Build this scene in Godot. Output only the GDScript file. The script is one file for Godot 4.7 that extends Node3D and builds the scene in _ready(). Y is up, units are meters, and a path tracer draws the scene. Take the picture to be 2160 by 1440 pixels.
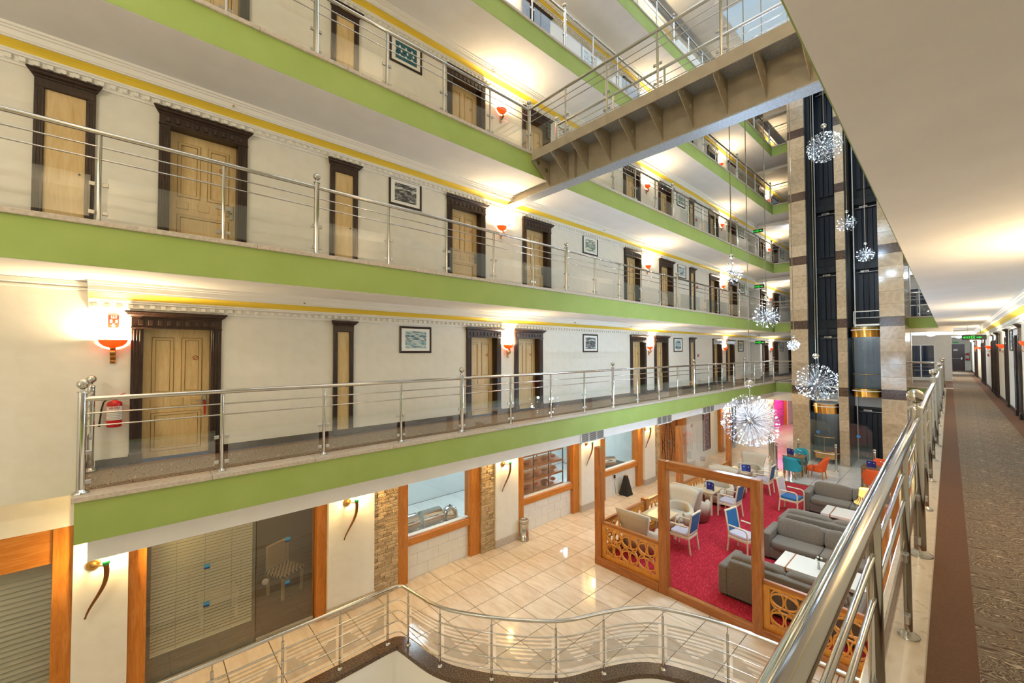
extends Node3D
# Hotel atrium: camera on the first gallery of the right wing, looking across to the left wing.
# y up, metres. Ground floor at y 0, camera at (0, 5, 0); the galleries run along -z.

const LV := [3.46, 6.46, 9.46, 12.46, 15.46]     # gallery floor heights
const XE := -6.42        # edge of the left galleries
const XR := -6.54        # line of the left railings
const XW := -7.86        # left wall of the galleries
const ZC := -23.9        # edge of the end gallery
const RX0 := -0.29       # edge of the right gallery (in the right wing's own frame)
const RXW := 1.10        # right wing's wall
var M := {}
var used := {}
var T := Transform3D.IDENTITY
var RW := Transform3D(Basis(Vector3.UP, 0.01565), Vector3.ZERO)
var rng := RandomNumberGenerator.new()
var cache := {}

# ------------------------------------------------------------------ helpers
func numbered(n):
	if used.has(n):
		used[n] += 1
		return "%s_%03d" % [n, used[n]]
	used[n] = 0
	return n

func V(x, y, z): return Vector3(x, y, z)

func sf():
	var s := SurfaceTool.new()
	s.begin(Mesh.PRIMITIVE_TRIANGLES)
	return s

func tri(s, a, b, c):
	s.add_vertex(T * a); s.add_vertex(T * b); s.add_vertex(T * c)

func quad(s, a, b, c, d):
	tri(s, a, b, c); tri(s, a, c, d)

func bx(s, c, z, bev = 0.0):
	# box of size z about c; bev chamfers the edges
	s.set_smooth_group(-1)
	var h = z * 0.5
	if bev <= 0.0:
		var p = []
		for i in 8:
			p.append(c + Vector3(h.x if i & 1 else -h.x, h.y if i & 2 else -h.y, h.z if i & 4 else -h.z))
		for f in [[0, 2, 3, 1], [5, 7, 6, 4], [4, 6, 2, 0], [1, 3, 7, 5], [2, 6, 7, 3], [4, 0, 1, 5]]:
			out_quad(s, p[f[0]], p[f[1]], p[f[2]], p[f[3]], c)
		return
	var b = min(bev, min(h.x, min(h.y, h.z)) * 0.95)
	var q = {}
	for sx in [-1, 1]:
		for sy in [-1, 1]:
			for sz in [-1, 1]:
				var k = Vector3i(sx, sy, sz)
				q[[k, 0]] = c + Vector3(sx * h.x, sy * (h.y - b), sz * (h.z - b))
				q[[k, 1]] = c + Vector3(sx * (h.x - b), sy * h.y, sz * (h.z - b))
				q[[k, 2]] = c + Vector3(sx * (h.x - b), sy * (h.y - b), sz * h.z)
	for ax in 3:
		var u = (ax + 1) % 3
		var w = (ax + 2) % 3
		for sg in [-1, 1]:
			var ks = []
			for e in [[-1, -1], [-1, 1], [1, 1], [1, -1]]:
				var k = Vector3i.ZERO
				k[ax] = sg; k[u] = e[0]; k[w] = e[1]
				ks.append(q[[k, ax]])
			out_quad(s, ks[0], ks[1], ks[2], ks[3], c)
		for e in [[-1, -1], [-1, 1], [1, -1], [1, 1]]:
			var k0 = Vector3i.ZERO
			k0[ax] = -1; k0[u] = e[0]; k0[w] = e[1]
			var k1 = k0
			k1[ax] = 1
			out_quad(s, q[[k0, u]], q[[k1, u]], q[[k1, w]], q[[k0, w]], c)
	for sx in [-1, 1]:
		for sy in [-1, 1]:
			for sz in [-1, 1]:
				var k = Vector3i(sx, sy, sz)
				out_tri(s, q[[k, 0]], q[[k, 1]], q[[k, 2]], c)

func out_tri(s, a, b, d, c):
	if (b - a).cross(d - a).dot((a + b + d) / 3.0 - c) > 0.0: tri(s, a, d, b)
	else: tri(s, a, b, d)

func out_quad(s, a, b, d, e, c):
	if (b - a).cross(d - a).dot((a + d) / 2.0 - c) > 0.0: quad(s, a, e, d, b)
	else: quad(s, a, b, d, e)

func span(s, a, b, bev = 0.0):
	bx(s, (a + b) * 0.5, (b - a).abs(), bev)

func frame_of(d):
	var y = d.normalized()
	var x = (Vector3.RIGHT if abs(y.x) < 0.8 else Vector3.FORWARD).cross(y).normalized()
	return Basis(x, y, x.cross(y))

func cyl(s, a, b, ra, rb = -1.0, n = 12, caps = true):
	if rb < 0.0: rb = ra
	var F = frame_of(b - a)
	for i in n:
		var t0 = TAU * i / n
		var t1 = TAU * (i + 1) / n
		var d0 = F.x * cos(t0) + F.z * sin(t0)
		var d1 = F.x * cos(t1) + F.z * sin(t1)
		s.set_smooth_group(0)
		var m = (a + b) * 0.5
		if rb > 1e-5 and ra > 1e-5: out_quad(s, a + d0 * ra, a + d1 * ra, b + d1 * rb, b + d0 * rb, m)
		elif ra > 1e-5: out_tri(s, a + d0 * ra, a + d1 * ra, b, m)
		else: out_tri(s, a, b + d1 * rb, b + d0 * rb, m)
		s.set_smooth_group(-1)
		if caps and ra > 1e-5: out_tri(s, a, a + d0 * ra, a + d1 * ra, m)
		if caps and rb > 1e-5: out_tri(s, b, b + d0 * rb, b + d1 * rb, m)

func tube(s, pts, r, n = 8, closed_ends = true):
	# swept round bar; r is a number or one radius for each point
	var m = pts.size()
	var rings = []
	var F = frame_of(pts[1] - pts[0])
	for i in m:
		var d = (pts[min(i + 1, m - 1)] - pts[max(i - 1, 0)]).normalized()
		var y = F.y
		var ax = y.cross(d)
		if ax.length() > 1e-6: F = Basis(ax.normalized(), y.angle_to(d)) * F
		var rr = r[i] if r is Array else r
		var ring = []
		for k in n: ring.append(pts[i] + (F.x * cos(TAU * k / n) + F.z * sin(TAU * k / n)) * rr)
		rings.append(ring)
	s.set_smooth_group(0)
	for i in m - 1:
		var c = (pts[i] + pts[i + 1]) * 0.5
		for k in n:
			var k2 = (k + 1) % n
			out_quad(s, rings[i][k], rings[i][k2], rings[i + 1][k2], rings[i + 1][k], c)
	if closed_ends:
		s.set_smooth_group(-1)
		for e in [[0, 1], [m - 1, m - 2]]:
			for k in n: out_tri(s, pts[e[0]], rings[e[0]][k], rings[e[0]][(k + 1) % n], pts[e[1]])

func lathe(s, prof, n = 16, at = Vector3.ZERO, arc = TAU, start = 0.0):
	# prof: points (radius, height), bottom to top, outside surface
	s.set_smooth_group(0)
	for i in n:
		var t0 = start + arc * i / n
		var t1 = start + arc * (i + 1) / n
		for j in prof.size() - 1:
			var p = prof[j]
			var q = prof[j + 1]
			var a = at + Vector3(p.x * cos(t0), p.y, p.x * sin(t0))
			var b = at + Vector3(p.x * cos(t1), p.y, p.x * sin(t1))
			var c = at + Vector3(q.x * cos(t1), q.y, q.x * sin(t1))
			var d = at + Vector3(q.x * cos(t0), q.y, q.x * sin(t0))
			if p.x < 1e-5: tri(s, a, c, d)
			elif q.x < 1e-5: tri(s, a, b, d)
			else: quad(s, a, b, c, d)

func ball(s, c, r, n = 12, sq = 1.0):
	var pr = []
	var m = int(n / 2.0)
	for i in m + 1:
		var t = -PI / 2 + PI * i / m
		pr.append(Vector2(max(0.0, r * cos(t)), r * sin(t) * sq))
	lathe(s, pr, n, c)

func prism(s, poly, y0, y1, F = Transform3D.IDENTITY):
	# polygon in the local x/z plane, extruded between local heights y0 and y1
	s.set_smooth_group(-1)
	var idx = Geometry2D.triangulate_polygon(PackedVector2Array(poly))
	var c2 = Vector2.ZERO
	for p in poly: c2 += p / poly.size()
	for i in range(0, idx.size(), 3):
		var a = poly[idx[i]]
		var b = poly[idx[i + 1]]
		var c = poly[idx[i + 2]]
		for e in [[y1, 1.0], [y0, -1.0]]:
			var A = F * V(a.x, e[0], a.y)
			var B = F * V(b.x, e[0], b.y)
			var C = F * V(c.x, e[0], c.y)
			var nn = (F.basis * V(0, e[1], 0))
			if (B - A).cross(C - A).dot(nn) > 0.0: tri(s, A, C, B)
			else: tri(s, A, B, C)
	var cw = Geometry2D.is_polygon_clockwise(PackedVector2Array(poly))
	var n = poly.size()
	for i in n:
		var a = poly[i]
		var b = poly[(i + 1) % n]
		var A = F * V(a.x, y0, a.y)
		var B = F * V(b.x, y0, b.y)
		var C = F * V(b.x, y1, b.y)
		var D = F * V(a.x, y1, a.y)
		var e = b - a
		var o = Vector2(e.y, -e.x) * (-1.0 if cw else 1.0)
		var nn = F.basis * V(o.x, 0, o.y)
		if (B - A).cross(C - A).dot(nn) > 0.0: quad(s, A, D, C, B)
		else: quad(s, A, B, C, D)

func mesh_of(s, m):
	s.generate_normals()
	s.set_material(m)
	return s.commit()

func put(called, mesh, parent, at = Vector3.ZERO, mat = null):
	var o := MeshInstance3D.new()
	o.mesh = mesh
	if mat: o.material_override = mat
	o.name = called if parent != self else numbered(called)
	parent.add_child(o, true)
	o.position = at
	return o

func obj(called, s, m, parent = null):
	return put(called, mesh_of(s, m), parent if parent else self)

func tag(o, label, category, group = "", kind = ""):
	if label: o.set_meta("label", label)
	if category: o.set_meta("category", category)
	if group: o.set_meta("group", group)
	if kind: o.set_meta("kind", kind)
	return o

func thing(called, label, category, at = Transform3D.IDENTITY, group = ""):
	var o := Node3D.new()
	o.name = numbered(called)
	add_child(o)
	o.transform = xf(at)
	return tag(o, label, category, group)

func xf(at: Variant) -> Transform3D:
	if typeof(at) == TYPE_VECTOR3:
		var p: Vector3 = at
		return Transform3D(Basis.IDENTITY, p)
	return at

func struct(called, at = Transform3D.IDENTITY):
	var o := Node3D.new()
	o.name = numbered(called)
	add_child(o)
	o.transform = at
	o.set_meta("kind", "structure")
	return o

func dup(o, at, label, called = ""):
	var c = o.duplicate()
	c.name = numbered(called if called else String(o.name).rstrip("0123456789").rstrip("_"))
	add_child(c)
	c.transform = xf(at)
	if label: c.set_meta("label", label)
	return c

func turned(x, y, z, deg): return Transform3D(Basis(Vector3.UP, deg_to_rad(deg)), V(x, y, z))

func side_left(y): return Transform3D(Basis(V(0, 0, -1), Vector3.UP, V(1, 0, 0)), V(XW, y, 0))
func side_right(y): return RW * Transform3D(Basis(V(0, 0, 1), Vector3.UP, V(-1, 0, 0)), V(RXW, y, 0))

# ------------------------------------------------------------------ materials
func mat(c, rough = 0.6, metal = 0.0):
	var m := StandardMaterial3D.new()
	m.albedo_color = c
	m.roughness = rough
	m.metallic = metal
	return m

func rgb(r, g, b): return Color(r / 255.0, g / 255.0, b / 255.0)

func noise(kind, freq, oct = 4, sd = 1, frac = FastNoiseLite.FRACTAL_FBM):
	var n := FastNoiseLite.new()
	n.noise_type = kind
	n.frequency = freq
	n.fractal_octaves = oct
	n.fractal_type = frac
	n.seed = sd
	return n

func ramp(stops):
	var g := Gradient.new()
	g.offsets = PackedFloat32Array(stops.map(func(e): return e[0]))
	g.colors = PackedColorArray(stops.map(func(e): return e[1]))
	return g

func ntex(n, g, size = 512):
	var t := NoiseTexture2D.new()
	t.width = size; t.height = size
	t.seamless = true
	t.noise = n
	if g: t.color_ramp = g
	return t

func bump(n, size = 512, strength = 4.0):
	var t := NoiseTexture2D.new()
	t.width = size; t.height = size
	t.seamless = true
	t.noise = n
	t.as_normal_map = true
	t.bump_strength = strength
	return t

func tri_tex(m, tex, scale, nrm = null, world = true, k = 0.5):
	m.albedo_texture = tex
	m.uv1_triplanar = true
	m.uv1_world_triplanar = world
	m.uv1_scale = scale if scale is Vector3 else Vector3.ONE * scale
	if nrm:
		m.normal_enabled = true
		m.normal_texture = nrm
		m.normal_scale = k
	return m

func wood(base, dark, sc = Vector3(6, 0.5, 6), rough = 0.35):
	var n = noise(FastNoiseLite.TYPE_SIMPLEX_SMOOTH, 0.012, 4, 7)
	n.domain_warp_enabled = true
	n.domain_warp_amplitude = 12.0
	n.domain_warp_frequency = 0.01
	var m = mat(Color.WHITE, rough)
	return tri_tex(m, ntex(n, ramp([[0.0, dark], [0.3, base], [0.45, base.lerp(dark, 0.35)], [0.6, base], [0.8, base.lightened(0.08)], [1.0, base.lerp(dark, 0.5)]]), 256), sc, null, false)

func glow(c, e):
	var m = mat(c, 0.5)
	m.emission_enabled = true
	m.emission = c
	m.emission_energy_multiplier = e
	return m

func pane(c, rough = 0.0):
	var m = mat(c, rough)
	m.transparency = BaseMaterial3D.TRANSPARENCY_ALPHA
	return m

func materials():
	var soft = noise(FastNoiseLite.TYPE_SIMPLEX_SMOOTH, 0.01, 5, 3)
	var fine = noise(FastNoiseLite.TYPE_SIMPLEX_SMOOTH, 0.08, 4, 5)
	M.wall = tri_tex(mat(Color.WHITE, 0.75), ntex(soft, ramp([[0, rgb(228, 223, 211)], [0.5, rgb(231, 227, 216)], [1, rgb(234, 230, 219)]]), 256), 1.3)
	M.ceiling = tri_tex(mat(Color.WHITE, 0.85), ntex(soft, ramp([[0, rgb(230, 228, 225)], [1, rgb(237, 235, 232)]]), 256), 0.5)
	M.green = tri_tex(mat(Color.WHITE, 0.7), ntex(noise(FastNoiseLite.TYPE_SIMPLEX_SMOOTH, 0.006, 5, 9), ramp([[0, rgb(148, 168, 84)], [0.5, rgb(153, 173, 90)], [1, rgb(159, 178, 97)]]), 512), 0.35)
	M.trim = mat(rgb(238, 234, 226), 0.55)
	M.yellow = mat(rgb(235, 201, 62), 0.55)
	M.stone = tri_tex(mat(Color.WHITE, 0.35), ntex(fine, ramp([[0, rgb(172, 158, 142)], [0.5, rgb(190, 177, 161)], [1, rgb(206, 195, 180)]]), 256), 0.8)
	M.dark = wood(rgb(52, 33, 24), rgb(28, 17, 13), Vector3(5, 0.6, 5), 0.35)
	M.leaf = wood(rgb(214, 186, 134), rgb(196, 164, 110), Vector3(3, 0.35, 3), 0.45)
	M.leaf_line = mat(rgb(118, 88, 52), 0.5)
	M.leaf_mould = mat(rgb(205, 176, 124), 0.45)
	M.chrome = mat(rgb(205, 203, 198), 0.10, 1.0)
	M.steel = mat(rgb(190, 188, 184), 0.28, 1.0)
	M.brass = mat(rgb(190, 150, 92), 0.3, 1.0)
	M.bronze = mat(rgb(139, 92, 50), 0.38, 0.85)
	M.glass = pane(Color(0.80, 0.93, 0.86, 0.02))
	M.clear = pane(Color(0.9, 0.96, 0.95, 0.03))
	M.dusk = pane(Color(0.10, 0.14, 0.18, 0.45))
	M.black = mat(rgb(26, 24, 24), 0.5)
	M.white = mat(rgb(240, 238, 232), 0.5)
	M.red = mat(rgb(196, 22, 24), 0.3)
	M.rubber = mat(rgb(30, 28, 28), 0.7)
	M.greenmark = mat(rgb(34, 150, 84), 0.4)
	# patterned gallery carpet: fine combed swirls
	var sw = noise(FastNoiseLite.TYPE_SIMPLEX_SMOOTH, 0.0035, 1, 21)
	sw.domain_warp_enabled = true
	sw.domain_warp_type = FastNoiseLite.DOMAIN_WARP_SIMPLEX
	sw.domain_warp_amplitude = 70.0
	sw.domain_warp_frequency = 0.005
	sw.domain_warp_fractal_octaves = 2
	var st = []
	for i in 73:
		var c = [rgb(92, 70, 54), rgb(104, 82, 64), rgb(186, 170, 142), rgb(86, 66, 52), rgb(98, 76, 60), rgb(150, 142, 126), rgb(82, 62, 48), rgb(206, 192, 164)][i % 8]
		st.append([i / 72.0, c])
	M.carpet = tri_tex(mat(Color.WHITE, 0.95), ntex(sw, ramp(st), 1024), Vector3(0.42, 0.6, 1.25), null, true)
	M.carpet_edge = tri_tex(mat(Color.WHITE, 0.95), ntex(noise(FastNoiseLite.TYPE_VALUE, 0.4, 2, 4), ramp([[0, rgb(98, 68, 48)], [1, rgb(128, 92, 66)]]), 256), 3.0)
	var cn = noise(FastNoiseLite.TYPE_CELLULAR, 0.06, 1, 8)
	cn.cellular_return_type = FastNoiseLite.RETURN_CELL_VALUE
	M.red_carpet = tri_tex(mat(Color.WHITE, 0.95), ntex(cn, ramp([[0, rgb(146, 0, 22)], [0.45, rgb(166, 0, 28)], [0.60, rgb(172, 2, 30)], [0.68, rgb(202, 58, 74)], [0.78, rgb(188, 34, 54)], [0.84, rgb(160, 0, 26)], [1, rgb(150, 0, 24)]]), 512), 1.5)
	var tn = noise(FastNoiseLite.TYPE_SIMPLEX_SMOOTH, 0.012, 5, 31)
	for i in 4:
		var k = [0, 5, -5, 2][i]
		M["tile%d" % i] = tri_tex(mat(Color.WHITE, 0.07), ntex(noise(FastNoiseLite.TYPE_SIMPLEX_SMOOTH, 0.012, 5, 31 + i), ramp([[0, rgb(209 + k, 189 + k, 164 + k)], [0.5, rgb(221 + k, 204 + k, 182 + k)], [1, rgb(230 + k, 216 + k, 197 + k)]]), 256), Vector3(0.5, 1.0, 2.2))
		M["cool%d" % i] = tri_tex(mat(Color.WHITE, 0.07), ntex(tn, ramp([[0, rgb(204 + k, 200 + k, 192 + k)], [1, rgb(222 + k, 219 + k, 212 + k)]]), 256), 0.6)
	M.grout = mat(rgb(112, 94, 74), 0.85)
	var mv = noise(FastNoiseLite.TYPE_SIMPLEX_SMOOTH, 0.012, 5, 41, FastNoiseLite.FRACTAL_RIDGED)
	mv.domain_warp_enabled = true
	mv.domain_warp_amplitude = 14.0
	mv.domain_warp_frequency = 0.01
	for i in 3:
		var k = [12, 4, 20][i]
		M["marble%d" % i] = tri_tex(mat(Color.WHITE, 0.16), ntex(mv, ramp([[0, rgb(160 + k, 138 + k, 110 + k)], [0.6, rgb(176 + k, 154 + k, 124 + k)], [0.9, rgb(185 + k, 164 + k, 134 + k)], [0.97, rgb(202 + k, 184 + k, 156 + k)], [1, rgb(220 + k, 205 + k, 180 + k)]]), 512), Vector3(0.34 + 0.06 * i, 0.45, 0.34))
	M.marble_dark = tri_tex(mat(Color.WHITE, 0.16), ntex(mv, ramp([[0, rgb(58, 42, 36)], [0.7, rgb(86, 66, 56)], [0.92, rgb(120, 98, 84)], [0.97, rgb(190, 172, 156)], [1, rgb(200, 184, 168)]]), 512), 1.1)
	M.marble_light = tri_tex(mat(Color.WHITE, 0.12), ntex(mv, ramp([[0, rgb(218, 200, 174)], [0.7, rgb(231, 215, 191)], [0.95, rgb(206, 184, 154)], [1, rgb(194, 170, 140)]]), 512), 0.5)
	var gn = noise(FastNoiseLite.TYPE_CELLULAR, 0.09, 3, 51)
	M.granite = tri_tex(mat(Color.WHITE, 0.15), ntex(gn, ramp([[0, rgb(34, 28, 26)], [0.35, rgb(74, 58, 46)], [0.6, rgb(122, 98, 76)], [0.8, rgb(60, 50, 44)], [1, rgb(150, 126, 100)]]), 512), 0.8)
	M.wood = wood(rgb(198, 124, 46), rgb(160, 90, 28), Vector3(3, 0.35, 3), 0.3)
	M.wood2 = wood(rgb(166, 100, 44), rgb(128, 72, 28), Vector3(3, 0.35, 3), 0.3)
	M.wood_h = wood(rgb(198, 124, 46), rgb(160, 90, 28), Vector3(0.35, 4, 0.35), 0.3)
	M.wood2_h = wood(rgb(166, 100, 44), rgb(128, 72, 28), Vector3(0.35, 4, 0.35), 0.3)
	M.lattice = wood(rgb(206, 136, 46), rgb(178, 108, 32), Vector3(2, 0.5, 2), 0.35)
	M.door_brown = wood(rgb(176, 108, 46), rgb(130, 74, 28), Vector3(0.8, 4.0, 4.0), 0.3)
	M.girder = tri_tex(mat(Color.WHITE, 0.42, 0.0), ntex(soft, ramp([[0, rgb(160, 148, 128)], [1, rgb(176, 164, 144)]]), 256), 1.0)
	M.zinc = tri_tex(mat(Color.WHITE, 0.45, 0.2), ntex(fine, ramp([[0, rgb(150, 156, 166)], [1, rgb(186, 192, 202)]]), 256), 1.0)
	M.gusset = mat(rgb(164, 152, 130), 0.4, 0.0)
	M.navy = mat(rgb(5, 11, 21), 0.4)
	M.navy2 = mat(rgb(14, 25, 40), 0.4)
	M.sofa = tri_tex(mat(Color.WHITE, 0.9), ntex(fine, ramp([[0, rgb(92, 80, 68)], [0.5, rgb(106, 94, 80)], [1, rgb(120, 107, 92)]]), 256), 1.5, bump(fine, 256, 2.0), false, 0.3)
	M.sofa.rim_enabled = true
	M.sofa.rim = 0.4
	M.chair_grey = tri_tex(mat(Color.WHITE, 0.9), ntex(fine, ramp([[0, rgb(176, 162, 140)], [1, rgb(202, 190, 170)]]), 256), 1.5, null, false)
	M.cream_wood = mat(rgb(214, 196, 166), 0.4)
	M.blue_pad = mat(rgb(28, 92, 142), 0.6)
	M.stripe = stripes()
	M.cream = mat(rgb(216, 198, 166), 0.35)
	M.tabletop = mat(rgb(206, 182, 146), 0.25)
	M.coffee = mat(rgb(222, 214, 200), 0.15)
	M.teal = mat(rgb(38, 150, 166), 0.75)
	M.orange = mat(rgb(222, 88, 28), 0.75)
	M.leg_wood = mat(rgb(176, 120, 56), 0.4)
	M.table_dark = mat(rgb(122, 92, 58), 0.4)
	M.menu = mat(rgb(32, 36, 112), 0.4)
	M.menu2 = mat(rgb(36, 70, 150), 0.4)
	M.leafgreen = mat(rgb(58, 92, 48), 0.6)
	M.petal = mat(rgb(240, 236, 220), 0.6)
	M.room_wall = mat(rgb(206, 216, 214), 0.7)
	M.room_floor = mat(rgb(214, 218, 214), 0.12)
	var bn = noise(FastNoiseLite.TYPE_SIMPLEX, 0.05, 4, 61)
	for i in 4:
		var k = [0, 12, -14, 6][i]
		M["split%d" % i] = tri_tex(mat(Color.WHITE, 0.85), ntex(bn, ramp([[0, rgb(176 + k, 146 + k, 106 + k)], [0.5, rgb(204 + k, 176 + k, 136 + k)], [1, rgb(222 + k, 198 + k, 162 + k)]]), 256), 2.0, bump(bn, 256, 10.0), true, 1.0)
	M.blind = mat(rgb(206, 196, 168), 0.6)
	M.blind.backlight_enabled = true
	M.blind.backlight = Color(0.3, 0.28, 0.22)
	M.shutter = mat(rgb(168, 164, 138), 0.5)
	M.shop_floor = wood(rgb(112, 78, 52), rgb(80, 54, 36), Vector3(0.4, 4, 4), 0.4)
	M.shop_wall = mat(rgb(128, 108, 84), 0.8)
	M.pink = mat(rgb(236, 96, 186), 0.6)
	M.bulb = glow(Color(1.0, 0.80, 0.48), 6.0)
	M.tulip = glow(Color(1.0, 0.86, 0.56), 4.0)
	M.led = glow(Color(0.90, 0.96, 1.0), 8.0)
	M.amber = mat(rgb(226, 122, 62), 0.35)
	M.amber.backlight_enabled = true
	M.amber.backlight = Color(0.95, 0.42, 0.14)
	M.crystal = pane(Color(0.92, 0.96, 1.0, 0.30), 0.02)
	M.sign_black = mat(rgb(12, 14, 12), 0.3)
	M.sign_green = glow(Color(0.05, 0.75, 0.22), 1.3)
	M.added_roof_light = glow(Color(0.60, 0.68, 0.74), 0.75)  # glow put into the added roof panels, matching the pale roof
	M.rods = mat(rgb(150, 150, 154), 0.25, 1.0)
	M.bead = mat(rgb(206, 210, 218), 0.06, 1.0)
	M.shade = glow(Color(1.0, 0.78, 0.42), 0.7)
	M.lace = mat(rgb(52, 40, 34), 0.8)

func stripes():
	var im := Image.create(64, 64, false, Image.FORMAT_RGB8)
	for x in 64:
		var c = [rgb(196, 184, 190), rgb(172, 160, 178), rgb(206, 196, 196), rgb(186, 170, 176)][int(x / 4.0) % 4]
		for y in 64: im.set_pixel(x, y, c)
	var m = mat(Color.WHITE, 0.85)
	tri_tex(m, ImageTexture.create_from_image(im), 4.0, null, false)
	return m

# ------------------------------------------------------------------ scene
const LEVEL := ["lowest", "second", "third", "fourth", "fifth"]
const NTH := ["first", "second", "third", "fourth", "fifth", "sixth", "seventh", "eighth", "ninth", "tenth"]

func _ready():
	rng.seed = 7
	camera_and_light()
	materials()
	shell()
	ground_floor()
	left_wing()
	right_wing()
	end_gallery()
	elevators()
	bridge()
	ground_wall()
	lounge()
	stairwell()
	tea_tables()
	chandeliers()

func camera_and_light():
	var cam := Camera3D.new()
	cam.name = "Camera3D"
	cam.fov = 79.412
	cam.near = 0.05
	cam.far = 200.0
	cam.position = V(0, 5, 0)
	cam.basis = Basis(Vector3.UP, 0.832043) * Basis(Vector3.RIGHT, 0.0249674) * Basis(V(0, 0, 1), -0.0027118)
	add_child(cam)
	cam.current = true
	var we := WorldEnvironment.new()
	we.name = "WorldEnvironment"
	var e := Environment.new()
	e.background_mode = Environment.BG_COLOR
	e.background_color = Color(0.10, 0.17, 0.27)
	e.background_energy_multiplier = 1.0
	e.tonemap_mode = Environment.TONE_MAPPER_LINEAR
	e.tonemap_exposure = 1.22
	e.sdfgi_enabled = true
	e.ssao_enabled = true
	e.ssil_enabled = true
	we.environment = e
	add_child(we)
	# roof lights added to brighten the void: four panels, the far ones cooler
	for i in 4:
		area("added_roof_light", V(-3.4, 18.25, 0.2 - 6.6 * i), V(0, -1, 0), 5.0, 5.6, [Color(0.96, 0.98, 1.0), Color(0.93, 0.97, 1.0), Color(0.86, 0.93, 1.0), Color(0.82, 0.91, 1.0)][i], ADDED_ROOF_LIGHT)
	# unseen lobby lights added under the right gallery, inferred from railing shadows
	for i in 5:
		area("lobby_downlight", RW * V(0.4, 2.78, -1.0 - 5.0 * i), V(0, -1, 0), 1.0, 3.2, Color(1.0, 0.97, 0.93), LOBBY)

const ADDED_ROOF_LIGHT := 13.0
const LOBBY := 3.0
const SCONCE := 2.9
const TORCH := 1.1
const PENDANT := 2.2

func area(called, at, dir, w, h, c, e):
	var l := AreaLight3D.new()
	l.name = numbered(called + "_lamp")
	add_child(l)
	l.area_size = Vector2(w, h)
	l.light_color = c
	l.light_energy = e
	l.shadow_enabled = true
	l.set("area_range", 60.0)
	l.position = at
	l.look_at_from_position(at, at + dir, V(0, 0, 1) if abs(dir.y) > 0.9 else Vector3.UP)
	return l

func omni(parent, at, c, e, size = 0.05):
	var l := OmniLight3D.new()
	l.name = "light"
	l.light_color = c
	l.light_energy = e
	l.omni_range = 40.0
	l.omni_attenuation = 2.0
	l.light_size = size
	l.shadow_enabled = true
	parent.add_child(l, true)
	l.position = at
	return l

# ------------------------------------------------------------------ shell
func shell():
	# roof with glowing panels added to light the void
	var s = sf()
	span(s, V(-9, 18.46, -50), V(-6.2, 18.7, 9)); span(s, V(-0.6, 18.46, -50), V(3, 18.7, 9)); span(s, V(-6.2, 18.46, -50), V(-0.6, 18.7, -23.6)); span(s, V(-6.2, 18.46, 3.6), V(-0.6, 18.7, 9))
	for i in 5: span(s, V(-6.2, 18.3, 3.0 - 6.6 * i), V(-0.6, 18.7, 3.6 - 6.6 * i))
	var o = obj("ceiling", s, M.ceiling)
	o.set_meta("kind", "structure")
	for i in 4:
		s = sf()
		span(s, V(-6.2, 18.5, -2.9 - 6.6 * i + 0.0), V(-0.6, 18.56, 3.05 - 6.6 * i))
		var lp = obj("added_roof_panel", s, M.added_roof_light)
		tag(lp, "added glowing roof panel over the atrium, %s from the near end" % NTH[i], "ceiling light", "added roof light panels")
	# walls that close the building
	s = sf()
	span(s, V(-12.5, 2.62, 8.6), V(3, 18.7, 9)); span(s, V(-12.5, -3.2, 8.6), V(3, 2.62, 9))
	o = obj("wall_front", s, M.wall); o.set_meta("kind", "structure")

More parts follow.
